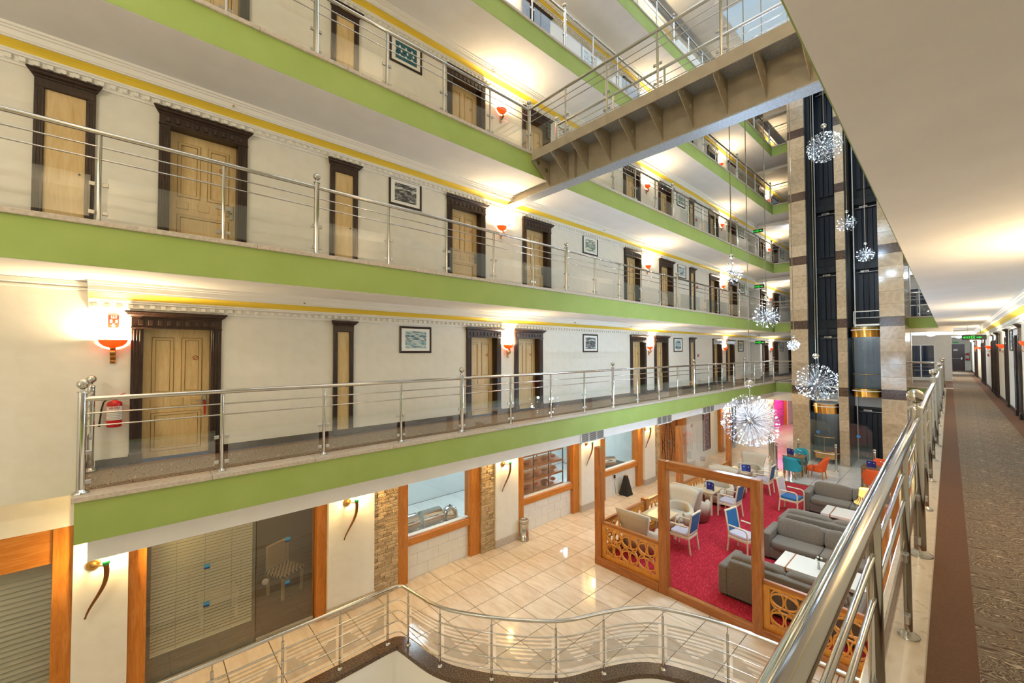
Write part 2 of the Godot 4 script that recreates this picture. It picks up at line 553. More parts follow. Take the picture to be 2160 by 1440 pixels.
func ground_floor():
	var void_poly = void_outline(0.0)
	var plat = PackedVector2Array([Vector2(-6.0, -8.05), Vector2(-0.55, -8.05), Vector2(-0.55, -18.0), Vector2(-6.0, -18.0)])
	var fl = struct("floor")
	# sub floor with the stair opening cut out
	var s = sf()
	var parts = Geometry2D.clip_polygons(PackedVector2Array([Vector2(-8.6, 9), Vector2(-0.75, 9), Vector2(-0.75, -36), Vector2(-8.6, -36)]), PackedVector2Array(void_poly))
	for p in parts: prism(s, Array(p), -0.3, -0.012)
	span(s, V(-0.75, -0.3, 9), V(3, -0.012, -36))
	obj("screed", s, M.grout, fl)
	# tiles
	var meshes = []
	var t := 0.645
	var g := 0.006
	for k in 8:
		s = sf()
		bx(s, V(0, -0.006, 0), V(t - g * 2, 0.012, t - g * 2), 0.002)
		meshes.append(mesh_of(s, M["tile%d" % k] if k < 4 else M["cool%d" % (k - 4)]))
	var n = 0
	var far = sf()
	var far_any = false
	for j in range(-6, 55):
		for i in 15:
			var x = -7.84 - t / 2 + t * i + (0.0)
			var z = 2.12 - t / 2 - t * j + 0.0
			var sq = PackedVector2Array([Vector2(x - t / 2 + g, z - t / 2 + g), Vector2(x + t / 2 - g, z - t / 2 + g), Vector2(x + t / 2 - g, z + t / 2 - g), Vector2(x - t / 2 + g, z + t / 2 - g)])
			if Geometry2D.clip_polygons(sq, plat).is_empty(): continue
			if x > 1.0: continue
			var cut = Geometry2D.clip_polygons(sq, PackedVector2Array(void_poly))
			if cut.is_empty(): continue
			var cool = z < -18.0 and x > -6.2
			var whole = cut.size() == 1 and cut[0].size() == 4 and Geometry2D.is_point_in_polygon(Vector2(x, z), cut[0])
			var pp = get_viewport_px(V(x, 0, z))
			var hidden = pp.x < -40 or pp.x > 1900 or pp.y > 1500 or pp.y < 0
			var r = rng.randi() % 4
			if hidden or n >= 295:
				far_any = true
				if whole: bx(far, V(x, -0.006, z), V(t - g * 2, 0.012, t - g * 2), 0.0)
				else:
					for p in cut: prism(far, Array(p), -0.012, 0.0)
			elif whole:
				put("tile", meshes[r + (4 if cool else 0)], fl, V(x, 0, z)); n += 1
			else:
				for p in cut:
					s = sf(); prism(s, Array(p), -0.012, 0.0)
					obj("tile", s, M["tile%d" % r], fl); n += 1
	if far_any: obj("distant_tiles", far, M.tile0, fl).set_meta("kind", "stuff")

func get_viewport_px(p):
	var c = get_node("Camera3D")
	var q = c.transform.affine_inverse() * p
	if q.z > -0.05: return Vector2(-9999, -9999)
	var f = 867.055
	return Vector2(1080 - f * q.x / q.z, 720 + f * q.y / q.z)

func in_frame(p, m = 60.0):
	var q = get_viewport_px(p)
	return q.x > -m and q.x < 2160 + m and q.y > -m and q.y < 1440 + m

# ------------------------------------------------------------------ gallery pieces
func slab(called, a, b, y, sides, F = Transform3D.IDENTITY):
	# a, b: corners in x/z; y: gallery floor. Green upstand on the listed sides, white soffit below.
	var o = struct(called, F)
	var s = sf()
	span(s, V(a.x, y - 0.51, a.y), V(b.x, y - 0.06, b.y))
	obj("soffit", s, M.ceiling, o)
	for sd in sides:
		s = sf()
		span(s, V(sd[0], y - 0.506, sd[1]), V(sd[2], y - 0.06, sd[3]))
		obj("fascia", s, M.green, o)
	return o

func carpet_strip(o, x0, x1, z0, z1, y, edge_in, edge_out):
	# patterned middle, plain brown borders
	var s = sf(); span(s, V(x0 + edge_in, y - 0.06, z0), V(x1 - edge_out, y, z1)); obj("carpet", s, M.carpet, o)
	s = sf(); span(s, V(x0, y - 0.06, z0), V(x0 + edge_in, y - 0.001, z1)); obj("carpet_border", s, M.carpet_edge, o)
	s = sf(); span(s, V(x1 - edge_out, y - 0.06, z0), V(x1, y - 0.001, z1)); obj("carpet_border", s, M.carpet_edge, o)

func kerb(o, x0, x1, z0, z1, y, m):
	# stone edge in lengths of about 1.2 m, laid along z
	var n = int(round(abs(z1 - z0) / 1.2))
	var L = (z1 - z0) / n
	var s = sf()
	bx(s, Vector3.ZERO, V(abs(x1 - x0), 0.06, abs(L) - 0.003), 0.006)
	var me = mesh_of(s, m)
	for i in n: put("kerb_stone", me, o, V((x0 + x1) / 2, y - 0.03, z0 + L * (i + 0.5)))

func railing(called, label, cat, pts, F = Transform3D.IDENTITY, group = "", ball_r = 0.052):
	# pts: [x, y, z, big]; straight runs between posts
	var o = thing(called, label, cat, F, group)
	if not cache.has("post"):
		var s = sf()
		cyl(s, V(0, 0, 0), V(0, 1.0, 0), 0.021, 0.021, 12)
		lathe(s, [Vector2(0.05, 0.0), Vector2(0.05, 0.012), Vector2(0.03, 0.025), Vector2(0.021, 0.035)], 14)
		cyl(s, V(0, 1.0, 0), V(0, 1.03, 0), 0.010, 0.010, 8)
		cache.post = mesh_of(s, M.chrome)
		s = sf()
		cyl(s, V(0, 0, 0), V(0, 1.10, 0), 0.038, 0.038, 20)
		lathe(s, [Vector2(0.075, 0.0), Vector2(0.075, 0.012), Vector2(0.05, 0.03), Vector2(0.038, 0.045)], 20)
		lathe(s, [Vector2(0.045, 1.095), Vector2(0.045, 1.11), Vector2(0.018, 1.118), Vector2(0.016, 1.14), Vector2(0.024, 1.148)], 16)
		cache.bigpost = mesh_of(s, M.chrome)
		s = sf()
		ball(s, Vector3.ZERO, ball_r, 20)
		cache.finial = mesh_of(s, M.chrome)
		s = sf()
		bx(s, Vector3.ZERO, V(0.05, 0.045, 0.03), 0.004)
		cache.clamp = mesh_of(s, M.steel)
	for p in pts:
		if int(p[3]) == 2: continue
		var q = put("big_post" if p[3] else "post", cache.bigpost if p[3] else cache.post, o, V(p[0], p[1], p[2]))
		if p[3]: put("ball_finial", cache.finial, q, V(0, 1.195, 0))
	for e in [[1.03, 0.028, "handrail", 14], [0.87, 0.009, "rail", 6], [0.73, 0.009, "rail", 6]]:
		var s = sf()
		for i in pts.size() - 1:
			var a = V(pts[i][0], pts[i][1] + e[0], pts[i][2])
			var b = V(pts[i + 1][0], pts[i + 1][1] + e[0], pts[i + 1][2])
			cyl(s, a, b, e[1], e[1], e[3], i == 0 or i == pts.size() - 2)
		obj(e[2], s, M.chrome, o)
	for i in pts.size() - 1:
		var a = V(pts[i][0], pts[i][1], pts[i][2])
		var b = V(pts[i + 1][0], pts[i + 1][1], pts[i + 1][2])
		var d = (b - a).normalized()
		var L = (b - a).length() - 0.14
		if L < 0.2: continue
		var s = sf()
		var keep = T
		T = Transform3D(Basis(d, Vector3.UP, d.cross(Vector3.UP)), (a + b) / 2)
		span(s, V(-L / 2, 0.07, -0.004), V(L / 2, 0.53, 0.004))
		T = keep
		var g = obj("glass_panel", s, M.glass, o)
		for e in [[a, 1], [b, -1]]:
			for h in [0.12, 0.44]:
				var c = put("clamp", cache.clamp, g, e[0] + d * e[1] * 0.055 + V(0, h, 0))
				c.basis = Basis(d, Vector3.UP, d.cross(Vector3.UP))
	return o

# ---- doors on a gallery wall: local x along the wall, y up from the floor, z out of the wall
func guest_door(F, w, lod, tag_red = false, smoking = true):
	# w: outside width of the casing; the leaf stands back in the wall
	used["door_n"] = used.get("door_n", 0) + 1
	var o := Node3D.new()
	o.name = "door_%d" % used["door_n"]
	add_child(o)
	o.transform = F
	o.set_meta("kind", "structure")
	var key = "door%.2f" % w
	var iw = w - 0.26
	if not cache.has(key):
		var c = {}
		var s = sf()
		span(s, V(-w / 2, 0, -0.02), V(-w / 2 + 0.13, 1.95, 0.045), 0.006)
		for k in 3: span(s, V(-w / 2 + 0.022 + 0.032 * k, 0.16, 0.045), V(-w / 2 + 0.040 + 0.032 * k, 1.86, 0.055), 0.004)
		span(s, V(-w / 2 - 0.008, 0, -0.02), V(-w / 2 + 0.138, 0.14, 0.062), 0.008)
		c.jamb = mesh_of(s, M.dark)
		s = sf()
		span(s, V(-w / 2, 1.90, -0.02), V(w / 2, 2.04, 0.05), 0.006)
		span(s, V(-w / 2 - 0.005, 1.885, -0.02), V(w / 2 + 0.005, 1.905, 0.062), 0.004)
		c.header = mesh_of(s, M.dark)
		s = sf()
		var pr = [Vector2(-0.02, 2.04), Vector2(0.055, 2.04), Vector2(0.06, 2.055), Vector2(0.09, 2.075), Vector2(0.10, 2.10), Vector2(0.115, 2.105), Vector2(0.115, 2.125), Vector2(-0.02, 2.125)]
		crown(s, pr, w)
		c.crown = mesh_of(s, M.dark)
		s = sf()
		bx(s, Vector3.ZERO, V(0.055, 0.075, 0.022), 0.004)
		c.block = mesh_of(s, M.dark)
		s = sf()
		# reveal of the opening
		span(s, V(-iw / 2 - 0.02, 0, -0.26), V(-iw / 2, 1.92, -0.02)); span(s, V(iw / 2, 0, -0.26), V(iw / 2 + 0.02, 1.92, -0.02)); span(s, V(-iw / 2 - 0.02, 1.90, -0.26), V(iw / 2 + 0.02, 1.92, -0.02))
		c.reveal = mesh_of(s, M.dark)
		s = sf()
		span(s, V(-iw / 2, 0.005, -0.20), V(iw / 2, 1.90, -0.155), 0.002)
		c.leaf = mesh_of(s, M.leaf)
		c.moulds = []
		var pw = (iw - 0.30) / 2
		for e in [[-iw / 2 + 0.10, 0.93, pw, 0.83], [iw / 2 - 0.10 - pw, 0.93, pw, 0.83], [-iw / 2 + 0.10, 0.10, iw - 0.2, 0.55]]:
			s = sf()
			for r in [[0.0, 0.035, 0.012]]:
				rect_frame(s, e[0] + r[0], e[1] + r[0], e[2] - 2 * r[0], e[3] - 2 * r[0], r[1], -0.155, r[2])
			var s2 = sf()
			rect_frame(s2, e[0] - 0.006, e[1] - 0.006, e[2] + 0.012, e[3] + 0.012, 0.008, -0.155, 0.005)
			rect_frame(s2, e[0] + 0.033, e[1] + 0.033, e[2] - 0.066, e[3] - 0.066, 0.008, -0.155, 0.006)
			c.moulds.append([mesh_of(s, M.leaf_mould), mesh_of(s2, M.leaf_line)])
		s = sf()
		bx(s, Vector3.ZERO, V(0.15, 0.12, 0.014), 0.007)
		c.square = mesh_of(s, M.leaf_mould)
		s = sf()
		span(s, V(iw / 2 - 0.085, 0.70, -0.155), V(iw / 2 - 0.03, 0.93, -0.140), 0.004)
		c.plate = mesh_of(s, M.steel)
		s = sf()
		tube(s, [V(iw / 2 - 0.057, 0.80, -0.14), V(iw / 2 - 0.057, 0.80, -0.105), V(iw / 2 - 0.075, 0.80, -0.095), V(iw / 2 - 0.17, 0.80, -0.095)], 0.009, 8)
		c.lever = mesh_of(s, M.steel)
		s = sf()
		span(s, V(iw / 2 - 0.068, 0.58, -0.11), V(iw / 2 - 0.042, 0.80, -0.106), 0.002)
		c.hanger = mesh_of(s, M.red)
		s = sf()
		var ring = []
		for k in 17: ring.append(V(iw / 4 + 0.02 + 0.032 * cos(TAU * k / 16), 1.46 + 0.032 * sin(TAU * k / 16), -0.152))
		tube(s, ring, 0.004, 5)
		tube(s, [V(iw / 4 - 0.002, 1.44, -0.152), V(iw / 4 + 0.042, 1.48, -0.152)], 0.004, 5)
		c.nosmoke = mesh_of(s, mat(rgb(150, 30, 26), 0.5))
		cache[key] = c
	var c = cache[key]
	put("jamb", c.jamb, o); put("jamb", c.jamb, o, V(w - 0.13, 0, 0))
	put("header", c.header, o)
	put("crown", c.crown, o)
	put("reveal", c.reveal, o)
	if lod < 2:
		var hd = o.get_node("header")
		var n = 9
		for k in n: put("dentil", c.block, hd, V(lerp(-w / 2 + 0.10, w / 2 - 0.10, k / (n - 1.0)), 1.97, 0.058))
	var lf = put("leaf", c.leaf, o)
	for m in c.moulds:
		put("panel_moulding", m[0], lf); put("moulding_line", m[1], lf)
	if lod < 2:
		for k in 3: put("square_panel", c.square, lf, V((k - 1) * (iw - 0.32) / 2, 0.80, -0.152))
	var hp = put("lock_plate", c.plate, o)
	put("lever", c.lever, hp)
	if tag_red: put("door_hanger", c.hanger, hp)
	if smoking and lod < 2: put("no_smoking_sticker", c.nosmoke, lf)
	return o

func crown(s, pr, w):
	# profile (out, up) swept across the front with returned, flared ends
	s.set_smooth_group(-1)
	var n = pr.size()
	for i in n:
		var a = pr[i]
		var b = pr[(i + 1) % n]
		var ea = w / 2 + max(0.0, a.x - 0.05)
		var eb = w / 2 + max(0.0, b.x - 0.05)
		out_quad(s, V(-ea, a.y, a.x), V(ea, a.y, a.x), V(eb, b.y, b.x), V(-eb, b.y, b.x), V(0, 2.085, 0.02))
	for sg in [-1, 1]:
		for i in range(1, n - 2):
			var p = [pr[0], pr[i], pr[i + 1]]
			var q = []
			for e in p: q.append(V(sg * (w / 2 + max(0.0, e.x - 0.05)), e.y, e.x))
			out_tri(s, q[0], q[1], q[2], V(0, 2.085, 0.02))
		out_tri(s, V(sg * w / 2, pr[0].y, pr[0].x), V(sg * (w / 2 + 0.065), pr[n - 2].y, pr[n - 2].x), V(sg * w / 2, pr[n - 1].y, pr[n - 1].x), V(0, 2.085, 0.02))

func rect_frame(s, x, y, w, h, t, z0, d):
	span(s, V(x, y, z0), V(x + t, y + h, z0 + d), 0.0)
	span(s, V(x + w - t, y, z0), V(x + w, y + h, z0 + d), 0.0)
	span(s, V(x + t, y, z0), V(x + w - t, y + t, z0 + d), 0.0)
	span(s, V(x + t, y + h - t, z0), V(x + w - t, y + h, z0 + d), 0.0)

func slim_panel(F, w, lvl):
	# narrow service cupboard between two dark posts
	used["door_n"] = used.get("door_n", 0) + 1
	var o := Node3D.new()
	o.name = "door_%d" % used["door_n"]
	add_child(o)
	o.transform = F
	o.set_meta("kind", "structure")
	var key = "slim%.2f" % w
	var j = 0.075 if w < 0.45 else 0.09
	if not cache.has(key):
		var c = {}
		var s = sf()
		span(s, V(-w / 2, 0, -0.02), V(-w / 2 + j, 1.96, 0.045), 0.006)
		for k in 2: span(s, V(-w / 2 + 0.018 + 0.03 * k, 0.16, 0.045), V(-w / 2 + 0.034 + 0.03 * k, 1.88, 0.053), 0.004)
		c.jamb = mesh_of(s, M.dark)
		s = sf()
		span(s, V(-w / 2, 1.92, -0.02), V(w / 2, 2.04, 0.05), 0.006)
		span(s, V(-w / 2, 0, -0.02), V(w / 2, 0.10, 0.05), 0.006)
		c.header = mesh_of(s, M.dark)
		s = sf()
		crown(s, [Vector2(-0.02, 2.04), Vector2(0.055, 2.04), Vector2(0.06, 2.055), Vector2(0.09, 2.075), Vector2(0.10, 2.10), Vector2(0.115, 2.105), Vector2(0.115, 2.125), Vector2(-0.02, 2.125)], w)
		c.crown = mesh_of(s, M.dark)
		s = sf()
		span(s, V(-w / 2 + j, 0.10, -0.02), V(w / 2 - j, 1.92, 0.012), 0.003)
		c.leaf = mesh_of(s, M.leaf)
		s = sf()
		ball(s, V(w / 2 - j - 0.05, 0.90, 0.022), 0.013, 10)
		c.knob = mesh_of(s, M.black)
		cache[key] = c
	var c = cache[key]
	put("jamb", c.jamb, o); put("jamb", c.jamb, o, V(w - j, 0, 0))
	put("header", c.header, o); put("crown", c.crown, o)
	put("knob", c.knob, put("leaf", c.leaf, o))
	return o

func bowl_sconce(F, label, power, group):
	# amber half bowl on a scroll bracket; F at the bowl's rim on the wall
	var o = thing("wall_sconce", label, "wall lamp", F, group)
	if not cache.has("bowl"):
		var s = sf()
		var pr = [Vector2(0.0, -0.115), Vector2(0.05, -0.108), Vector2(0.10, -0.085), Vector2(0.135, -0.05), Vector2(0.155, 0.0), Vector2(0.149, 0.0), Vector2(0.128, -0.047), Vector2(0.095, -0.078), Vector2(0.05, -0.10), Vector2(0.0, -0.106)]
		lathe(s, pr, 18, V(0, 0, 0.01), PI, 0.0)
		cache.bowl = mesh_of(s, M.amber)
		s = sf()
		lathe(s, [Vector2(0.0, -0.13), Vector2(0.028, -0.125), Vector2(0.034, -0.11), Vector2(0.02, -0.10)], 12, V(0, 0, 0.075))
		cache.cup = mesh_of(s, M.brass)
		s = sf()
		var pts = []
		for k in 22:
			var t = k / 21.0
			pts.append(V(0, -0.13 - 0.19 * t, 0.075 + 0.045 * sin(t * TAU * 0.95) - 0.03 * t))
		for k in pts.size() - 1:
			var a = pts[k]
			var b = pts[k + 1]
			var d = (b - a).normalized()
			var keep = T
			T = Transform3D(Basis(V(1, 0, 0), d, V(1, 0, 0).cross(d)), (a + b) / 2)
			bx(s, Vector3.ZERO, V(0.055, (b - a).length() * 1.08, 0.012))
			T = keep
		span(s, V(-0.03, -0.26, 0.0), V(0.03, -0.14, 0.012), 0.004)
		span(s, V(-0.012, -0.215, 0.0), V(0.012, -0.185, 0.06))
		cache.bracket = mesh_of(s, M.brass)
		s = sf()
		ball(s, V(0, -0.045, 0.085), 0.03, 10)
		cache.bulb = mesh_of(s, M.bulb)
	put("bowl", cache.bowl, o)
	put("cup", cache.cup, o)
	put("bracket", cache.bracket, o)
	put("bulb", cache.bulb, o)
	if power > 0.0: omni(o, V(0, -0.03, 0.085), Color(1.0, 0.895, 0.71), power, 0.06)
	return o

func picture(F, w, h, label, seed_, tone, group):
	var o = thing("framed_picture", label, "picture", F, group)
	var s = sf()
	rect_bevel(s, w, h, 0.045, 0.03)
	obj("frame", s, M.dark if tone != 3 else M.black, o)
	s = sf()
	span(s, V(-w / 2 + 0.03, -h / 2 + 0.03, 0.0), V(w / 2 - 0.03, h / 2 - 0.03, 0.012))
	obj("mat_board", s, M.white, o)
	s = sf()
	span(s, V(-w * 0.33, -h * 0.32, 0.012), V(w * 0.33, h * 0.32, 0.0145))
	obj("print", s, art(seed_, tone), o)
	return o

func rect_bevel(s, w, h, t, d):
	s.set_smooth_group(-1)
	var o = [V(-w / 2, -h / 2, 0), V(w / 2, -h / 2, 0), V(w / 2, h / 2, 0), V(-w / 2, h / 2, 0)]
	for i in 4:
		var a = o[i]
		var b = o[(i + 1) % 4]
		var ia = a - V(sign(a.x) * t, sign(a.y) * t, 0)
		var ib = b - V(sign(b.x) * t, sign(b.y) * t, 0)
		var ma = a.lerp(ia, 0.35) + V(0, 0, d)
		var mb = b.lerp(ib, 0.35) + V(0, 0, d)
		var c = (a + b) / 2 * 0.94
		out_quad(s, a, b, b + V(0, 0, d * 0.6), a + V(0, 0, d * 0.6), c)
		out_quad(s, a + V(0, 0, d * 0.6), b + V(0, 0, d * 0.6), mb, ma, c - V(0, 0, 0.1))
		out_quad(s, ma, mb, ib + V(0, 0, d * 0.45), ia + V(0, 0, d * 0.45), c - V(0, 0, 0.1))

func art(sd, tone):
	# painted prints: layered bands and dabs
	var key = "art%d_%d" % [sd, tone]
	if cache.has(key): return cache[key]
	var pal = [[rgb(72, 118, 140), rgb(150, 182, 190), rgb(214, 220, 210), rgb(44, 84, 112)],
		[rgb(90, 90, 90), rgb(160, 160, 158), rgb(40, 40, 42), rgb(206, 206, 202)],
		[rgb(34, 92, 108), rgb(24, 70, 92), rgb(46, 112, 120), rgb(30, 80, 100)],
		[rgb(120, 146, 128), rgb(196, 204, 186), rgb(84, 110, 96), rgb(226, 226, 214)]][tone]
	var n = noise(FastNoiseLite.TYPE_SIMPLEX_SMOOTH, 0.03, 4, sd)
	n.domain_warp_enabled = true
	n.domain_warp_amplitude = 20.0
	var im := Image.create(96, 72, false, Image.FORMAT_RGB8)
	for y in 72:
		for x in 96:
			var v = n.get_noise_2d(x * 0.6, y * 2.2) * 0.5 + 0.5 + 0.18 * sin(y * 0.12 + sd)
			var k = clamp(v * 4.0, 0.0, 3.999)
			im.set_pixel(x, y, pal[int(k)].lerp(pal[min(3, int(k) + 1)], k - int(k)))
	if tone == 2:
		for k in 9:
			var cx = 14 + (k % 3) * 32 + (int(k / 3.0) % 2) * 8
			var cy = 14 + int(k / 3.0) * 21
			for y in range(-7, 8):
				for x in range(-5, 6):
					if x * x / 25.0 + y * y / 49.0 < 1.0 and cx + x < 96 and cy + y < 72: im.set_pixel(cx + x, cy + y, rgb(222, 220, 206))
	var m = mat(Color.WHITE, 0.6)
	m.albedo_texture = ImageTexture.create_from_image(im)
	m.uv1_triplanar = true
	m.uv1_scale = V(2.4, 3.2, 2.4)
	m.uv1_offset = V(0.5, 0.5, 0.5)
	cache[key] = m
	return m

# ------------------------------------------------------------------ left wing
func wall_run(called, F, u0, u1, h, holes, base = true, low = 0.0):
	# wall with openings; holes [centre, width, height, sill]
	var o = struct(called, F)
	var s = sf()
	holes.sort_custom(func(a, b): return a[0] < b[0])
	var u = u0
	for e in holes:
		var a = e[0] - e[1] / 2
		var b = e[0] + e[1] / 2
		if a > u: span(s, V(u, low, -0.27), V(a, h, 0))
		if e[2] < h: span(s, V(a, e[2], -0.27), V(b, h, 0))
		if e.size() > 3 and e[3] > 0.0: span(s, V(a, low, -0.27), V(b, e[3], 0))
		u = b
	if u < u1: span(s, V(u, low, -0.27), V(u1, h, 0))
	obj("plaster", s, M.wall, o)
	return o

func baseboard(called, F, runs):
	var o = struct(called, F)
	for e in runs:
		var s = sf()
		span(s, V(e[0], 0, 0), V(e[1], 0.10, 0.018), 0.004)
		obj("board", s, M.dark, o)

const CORNICE := [Vector2(-0.01, 2.12), Vector2(0.03, 2.12), Vector2(0.03, 2.148), Vector2(0.045, 2.152), Vector2(0.045, 2.215), Vector2(0.08, 2.22), Vector2(0.08, 2.235), Vector2(0.10, 2.25), Vector2(0.10, 2.26), Vector2(0.114, 2.29), Vector2(0.145, 2.32), Vector2(0.188, 2.345), Vector2(0.21, 2.345), Vector2(0.21, 2.36), Vector2(0.225, 2.37), Vector2(0.235, 2.43), Vector2(0.26, 2.435), Vector2(0.265, 2.455), Vector2(0.29, 2.46), Vector2(0.30, 2.489), Vector2(-0.01, 2.489)]
const COVE := [Vector2(0.100, 2.262), Vector2(0.118, 2.288), Vector2(0.149, 2.316), Vector2(0.192, 2.342), Vector2(0.182, 2.350), Vector2(0.14, 2.326), Vector2(0.108, 2.296), Vector2(0.092, 2.27)]

func cornice(n, F, u0, u1, near_u):
	var o := Node3D.new()
	o.name = "trim_%d" % n
	add_child(o)
	o.transform = F
	o.set_meta("kind", "structure")
	var P = Transform3D(Basis(V(0, 0, 1), V(1, 0, 0), V(0, 1, 0)), Vector3.ZERO)
	var s = sf(); prism(s, CORNICE, u0, u1, P); obj("cornice", s, M.trim, o)
	s = sf(); prism(s, COVE, u0, u1, P); obj("yellow_cove", s, M.yellow, o)
	s = sf(); bx(s, Vector3.ZERO, V(0.058, 0.055, 0.034), 0.004)
	var me = mesh_of(s, M.trim)
	var far = sf()
	var any = false
	var u = u0 + 0.06
	while u < u1:
		if u > near_u[0] and u < near_u[1]: put("dentil", me, o, V(u, 2.184, 0.060))
		else:
			bx(far, V(u, 2.184, 0.060), V(0.058, 0.055, 0.034)); any = true
		u += 0.116
	if any: obj("distant_dentils", far, M.trim, o).set_meta("kind", "stuff")
	return o

func left_wing():
	for k in 5:
		var y = LV[k]
		var z0 = 0.47 if k == 0 else 6.0
		var o = slab("floor", Vector2(XW, z0), Vector2(XE, -35.0), y, [[XE, z0, XE + 0.006, ZC]] + ([[XW, z0, XE, z0 + 0.006]] if k == 0 else []))
		carpet_strip(o, XW, XE - 0.24, z0, -35.0, y - 0.012, 0.18, 0.07)
		kerb(o, XE - 0.24, XE + 0.035, z0 + (0.03 if k == 0 else 0.0), ZC, y, M.stone)
		var F = side_left(y)
		var doors = []      # [u, width]
		var slims = []
		var pics = []
		var lamps = []
		if k == 0:
			doors = [[0.45, 1.04], [6.23, 1.05], [7.76, 1.05], [13.27, 1.05], [14.93, 1.05], [20.3, 1.05], [21.9, 1.05], [27.3, 1.05], [29.2, 1.05], [32.6, 1.05]]
			slims = [[2.86, 0.37], [17.6, 0.5]]
			pics = [[4.38, 1.80, 0.75, 0.56, 0], [10.47, 1.80, 0.76, 0.56, 1], [16.33, 1.80, 0.74, 0.56, 0], [23.35, 1.80, 0.74, 0.56, 3], [30.5, 1.80, 0.74, 0.56, 0]]
			lamps = [-0.25, 6.995, 14.0, 21.1, 28.2]
		else:
			doors = [[0.735, 1.10], [5.71, 1.10], [8.09, 1.10], [12.96, 1.10], [15.40, 1.10], [20.06, 1.10], [22.37, 1.10], [27.1, 1.1], [29.5, 1.1]]
			slims = [[-0.74, 0.55], [2.85, 0.52], [17.7, 0.5]]
			pics = [[4.13, 1.87, 0.75, 0.58, 1 if k == 1 else 2], [10.5, 1.87, 0.77, 0.58, 3 if k < 3 else 0], [16.75, 1.87, 0.74, 0.58, [0, 0, 3, 0, 3][k]], [23.7, 1.87, 0.74, 0.58, 3], [31.0, 1.87, 0.74, 0.58, 0]]
			lamps = [6.78, 13.95, 21.0, 28.2]
		var holes = []
		var solid = []
		for d in doors:
			holes.append([d[0], d[1] - 0.22, 1.92])
			solid.append([d[0] - d[1] / 2, d[0] + d[1] / 2])
		for d in slims: solid.append([d[0] - d[1] / 2, d[0] + d[1] / 2])
		holes.append([25.4, 2.1, 2.05])
		solid.append([24.35, 26.45])
		solid.sort_custom(func(a, b): return a[0] < b[0])
		var runs = []
		var u = -0.4 if k == 0 else -5.9
		for e in solid:
			if e[0] - u > 0.02: runs.append([u, e[0]])
			u = e[1]
		runs.append([u, 34.9])
		var wl = wall_run("wall_left", F, -9.0, 35.0, 2.489, holes)
		if k == 0:
			var s = sf(); span(s, V(-9.0, -0.31, -0.27), V(-0.45, 0.0, 0)); obj("lower_plaster", s, M.wall, wl)
		# blank side passage
		var s2 = sf(); span(s2, V(24.3, 0, -0.6), V(26.5, 2.1, -0.5)); span(s2, V(24.2, 0, -0.6), V(24.34, 2.1, -0.26)); span(s2, V(26.46, 0, -0.6), V(26.6, 2.1, -0.26)); span(s2, V(24.2, 2.05, -0.6), V(26.6, 2.15, -0.26)); span(s2, V(24.2, -0.05, -0.6), V(26.6, 0.0, -0.0))
		obj("passage_lining", s2, M.wall, wl)
		baseboard("baseboard_left", F, runs)
		cornice(k + 1, F, -0.49 if k == 0 else -5.0, 34.0, [-1.2, 15.0] if k < 2 else [1.8, 12.0] if k == 2 else [99.0, 99.0])
		if k == 0:
			s2 = sf()
			span(s2, V(-9.0, 2.42, 0), V(-0.5, 2.489, 0.05), 0.01); span(s2, V(-9.0, 2.37, 0), V(-0.5, 2.40, 0.025), 0.006)
			var tr = obj("trim_20", s2, M.trim); tr.transform = F; tr.set_meta("kind", "structure")
		var i = 0
		for d in doors:
			var lod = 0 if d[0] < 10 else 1 if d[0] < 17 else 2
			if in_frame(F * V(d[0], 1.0, 0), 90): guest_door(F * Transform3D(Basis.IDENTITY, V(d[0], 0, 0)), d[1], lod, k == 0 and i in [0, 2])
			else: blank_leaf(F, d)
			i += 1
		for d in slims:
			if in_frame(F * V(d[0], 1.0, 0), 90): slim_panel(F * Transform3D(Basis.IDENTITY, V(d[0], 0, 0)), d[1], k)
		i = 0
		var pic_word = [["frame with a pale blue seascape", "frame with a black and white sketch", "frame with a blue harbour print", "frame with a pale drawing", "frame with a blue print"],
			["frame with a grey harbour photograph", "frame with a muted garden print", "frame with a bright blue print", "frame with a pale drawing", "frame with a grey print"],
			["frame with pale ovals on teal", "frame with a soft green print", "frame with a grey-green print", "frame with a pale print", "frame with a small print"],
			["frame with pale ovals on teal", "frame with a light blue print", "frame with a pale print", "frame with a pale print", "frame with a small print"],
			["frame with pale ovals on teal", "frame with a light blue print", "frame with a pale print", "frame with a pale print", "frame with a small print"]][k]
		for p in pics:
			if in_frame(F * V(p[0], p[1], 0), 0):
				picture(F * Transform3D(Basis.IDENTITY, V(p[0], p[1], 0.002)), p[2], p[3], "%s on the %s gallery, %s from left" % [pic_word[i], LEVEL[k], NTH[i]], 11 + k * 7 + i, p[4], "framed pictures on the gallery walls")
			i += 1
		i = 0
		for d in lamps:
			if in_frame(F * V(d, 1.72, 0.1), 250):
				bowl_sconce(F * Transform3D(Basis.IDENTITY, V(d, 1.72, 0)), "lit amber bowl lamp on the %s gallery wall, %s from left" % [LEVEL[k], NTH[i]], SCONCE, "bowl lamps on the gallery walls")
			i += 1
		left_rail(k, y)
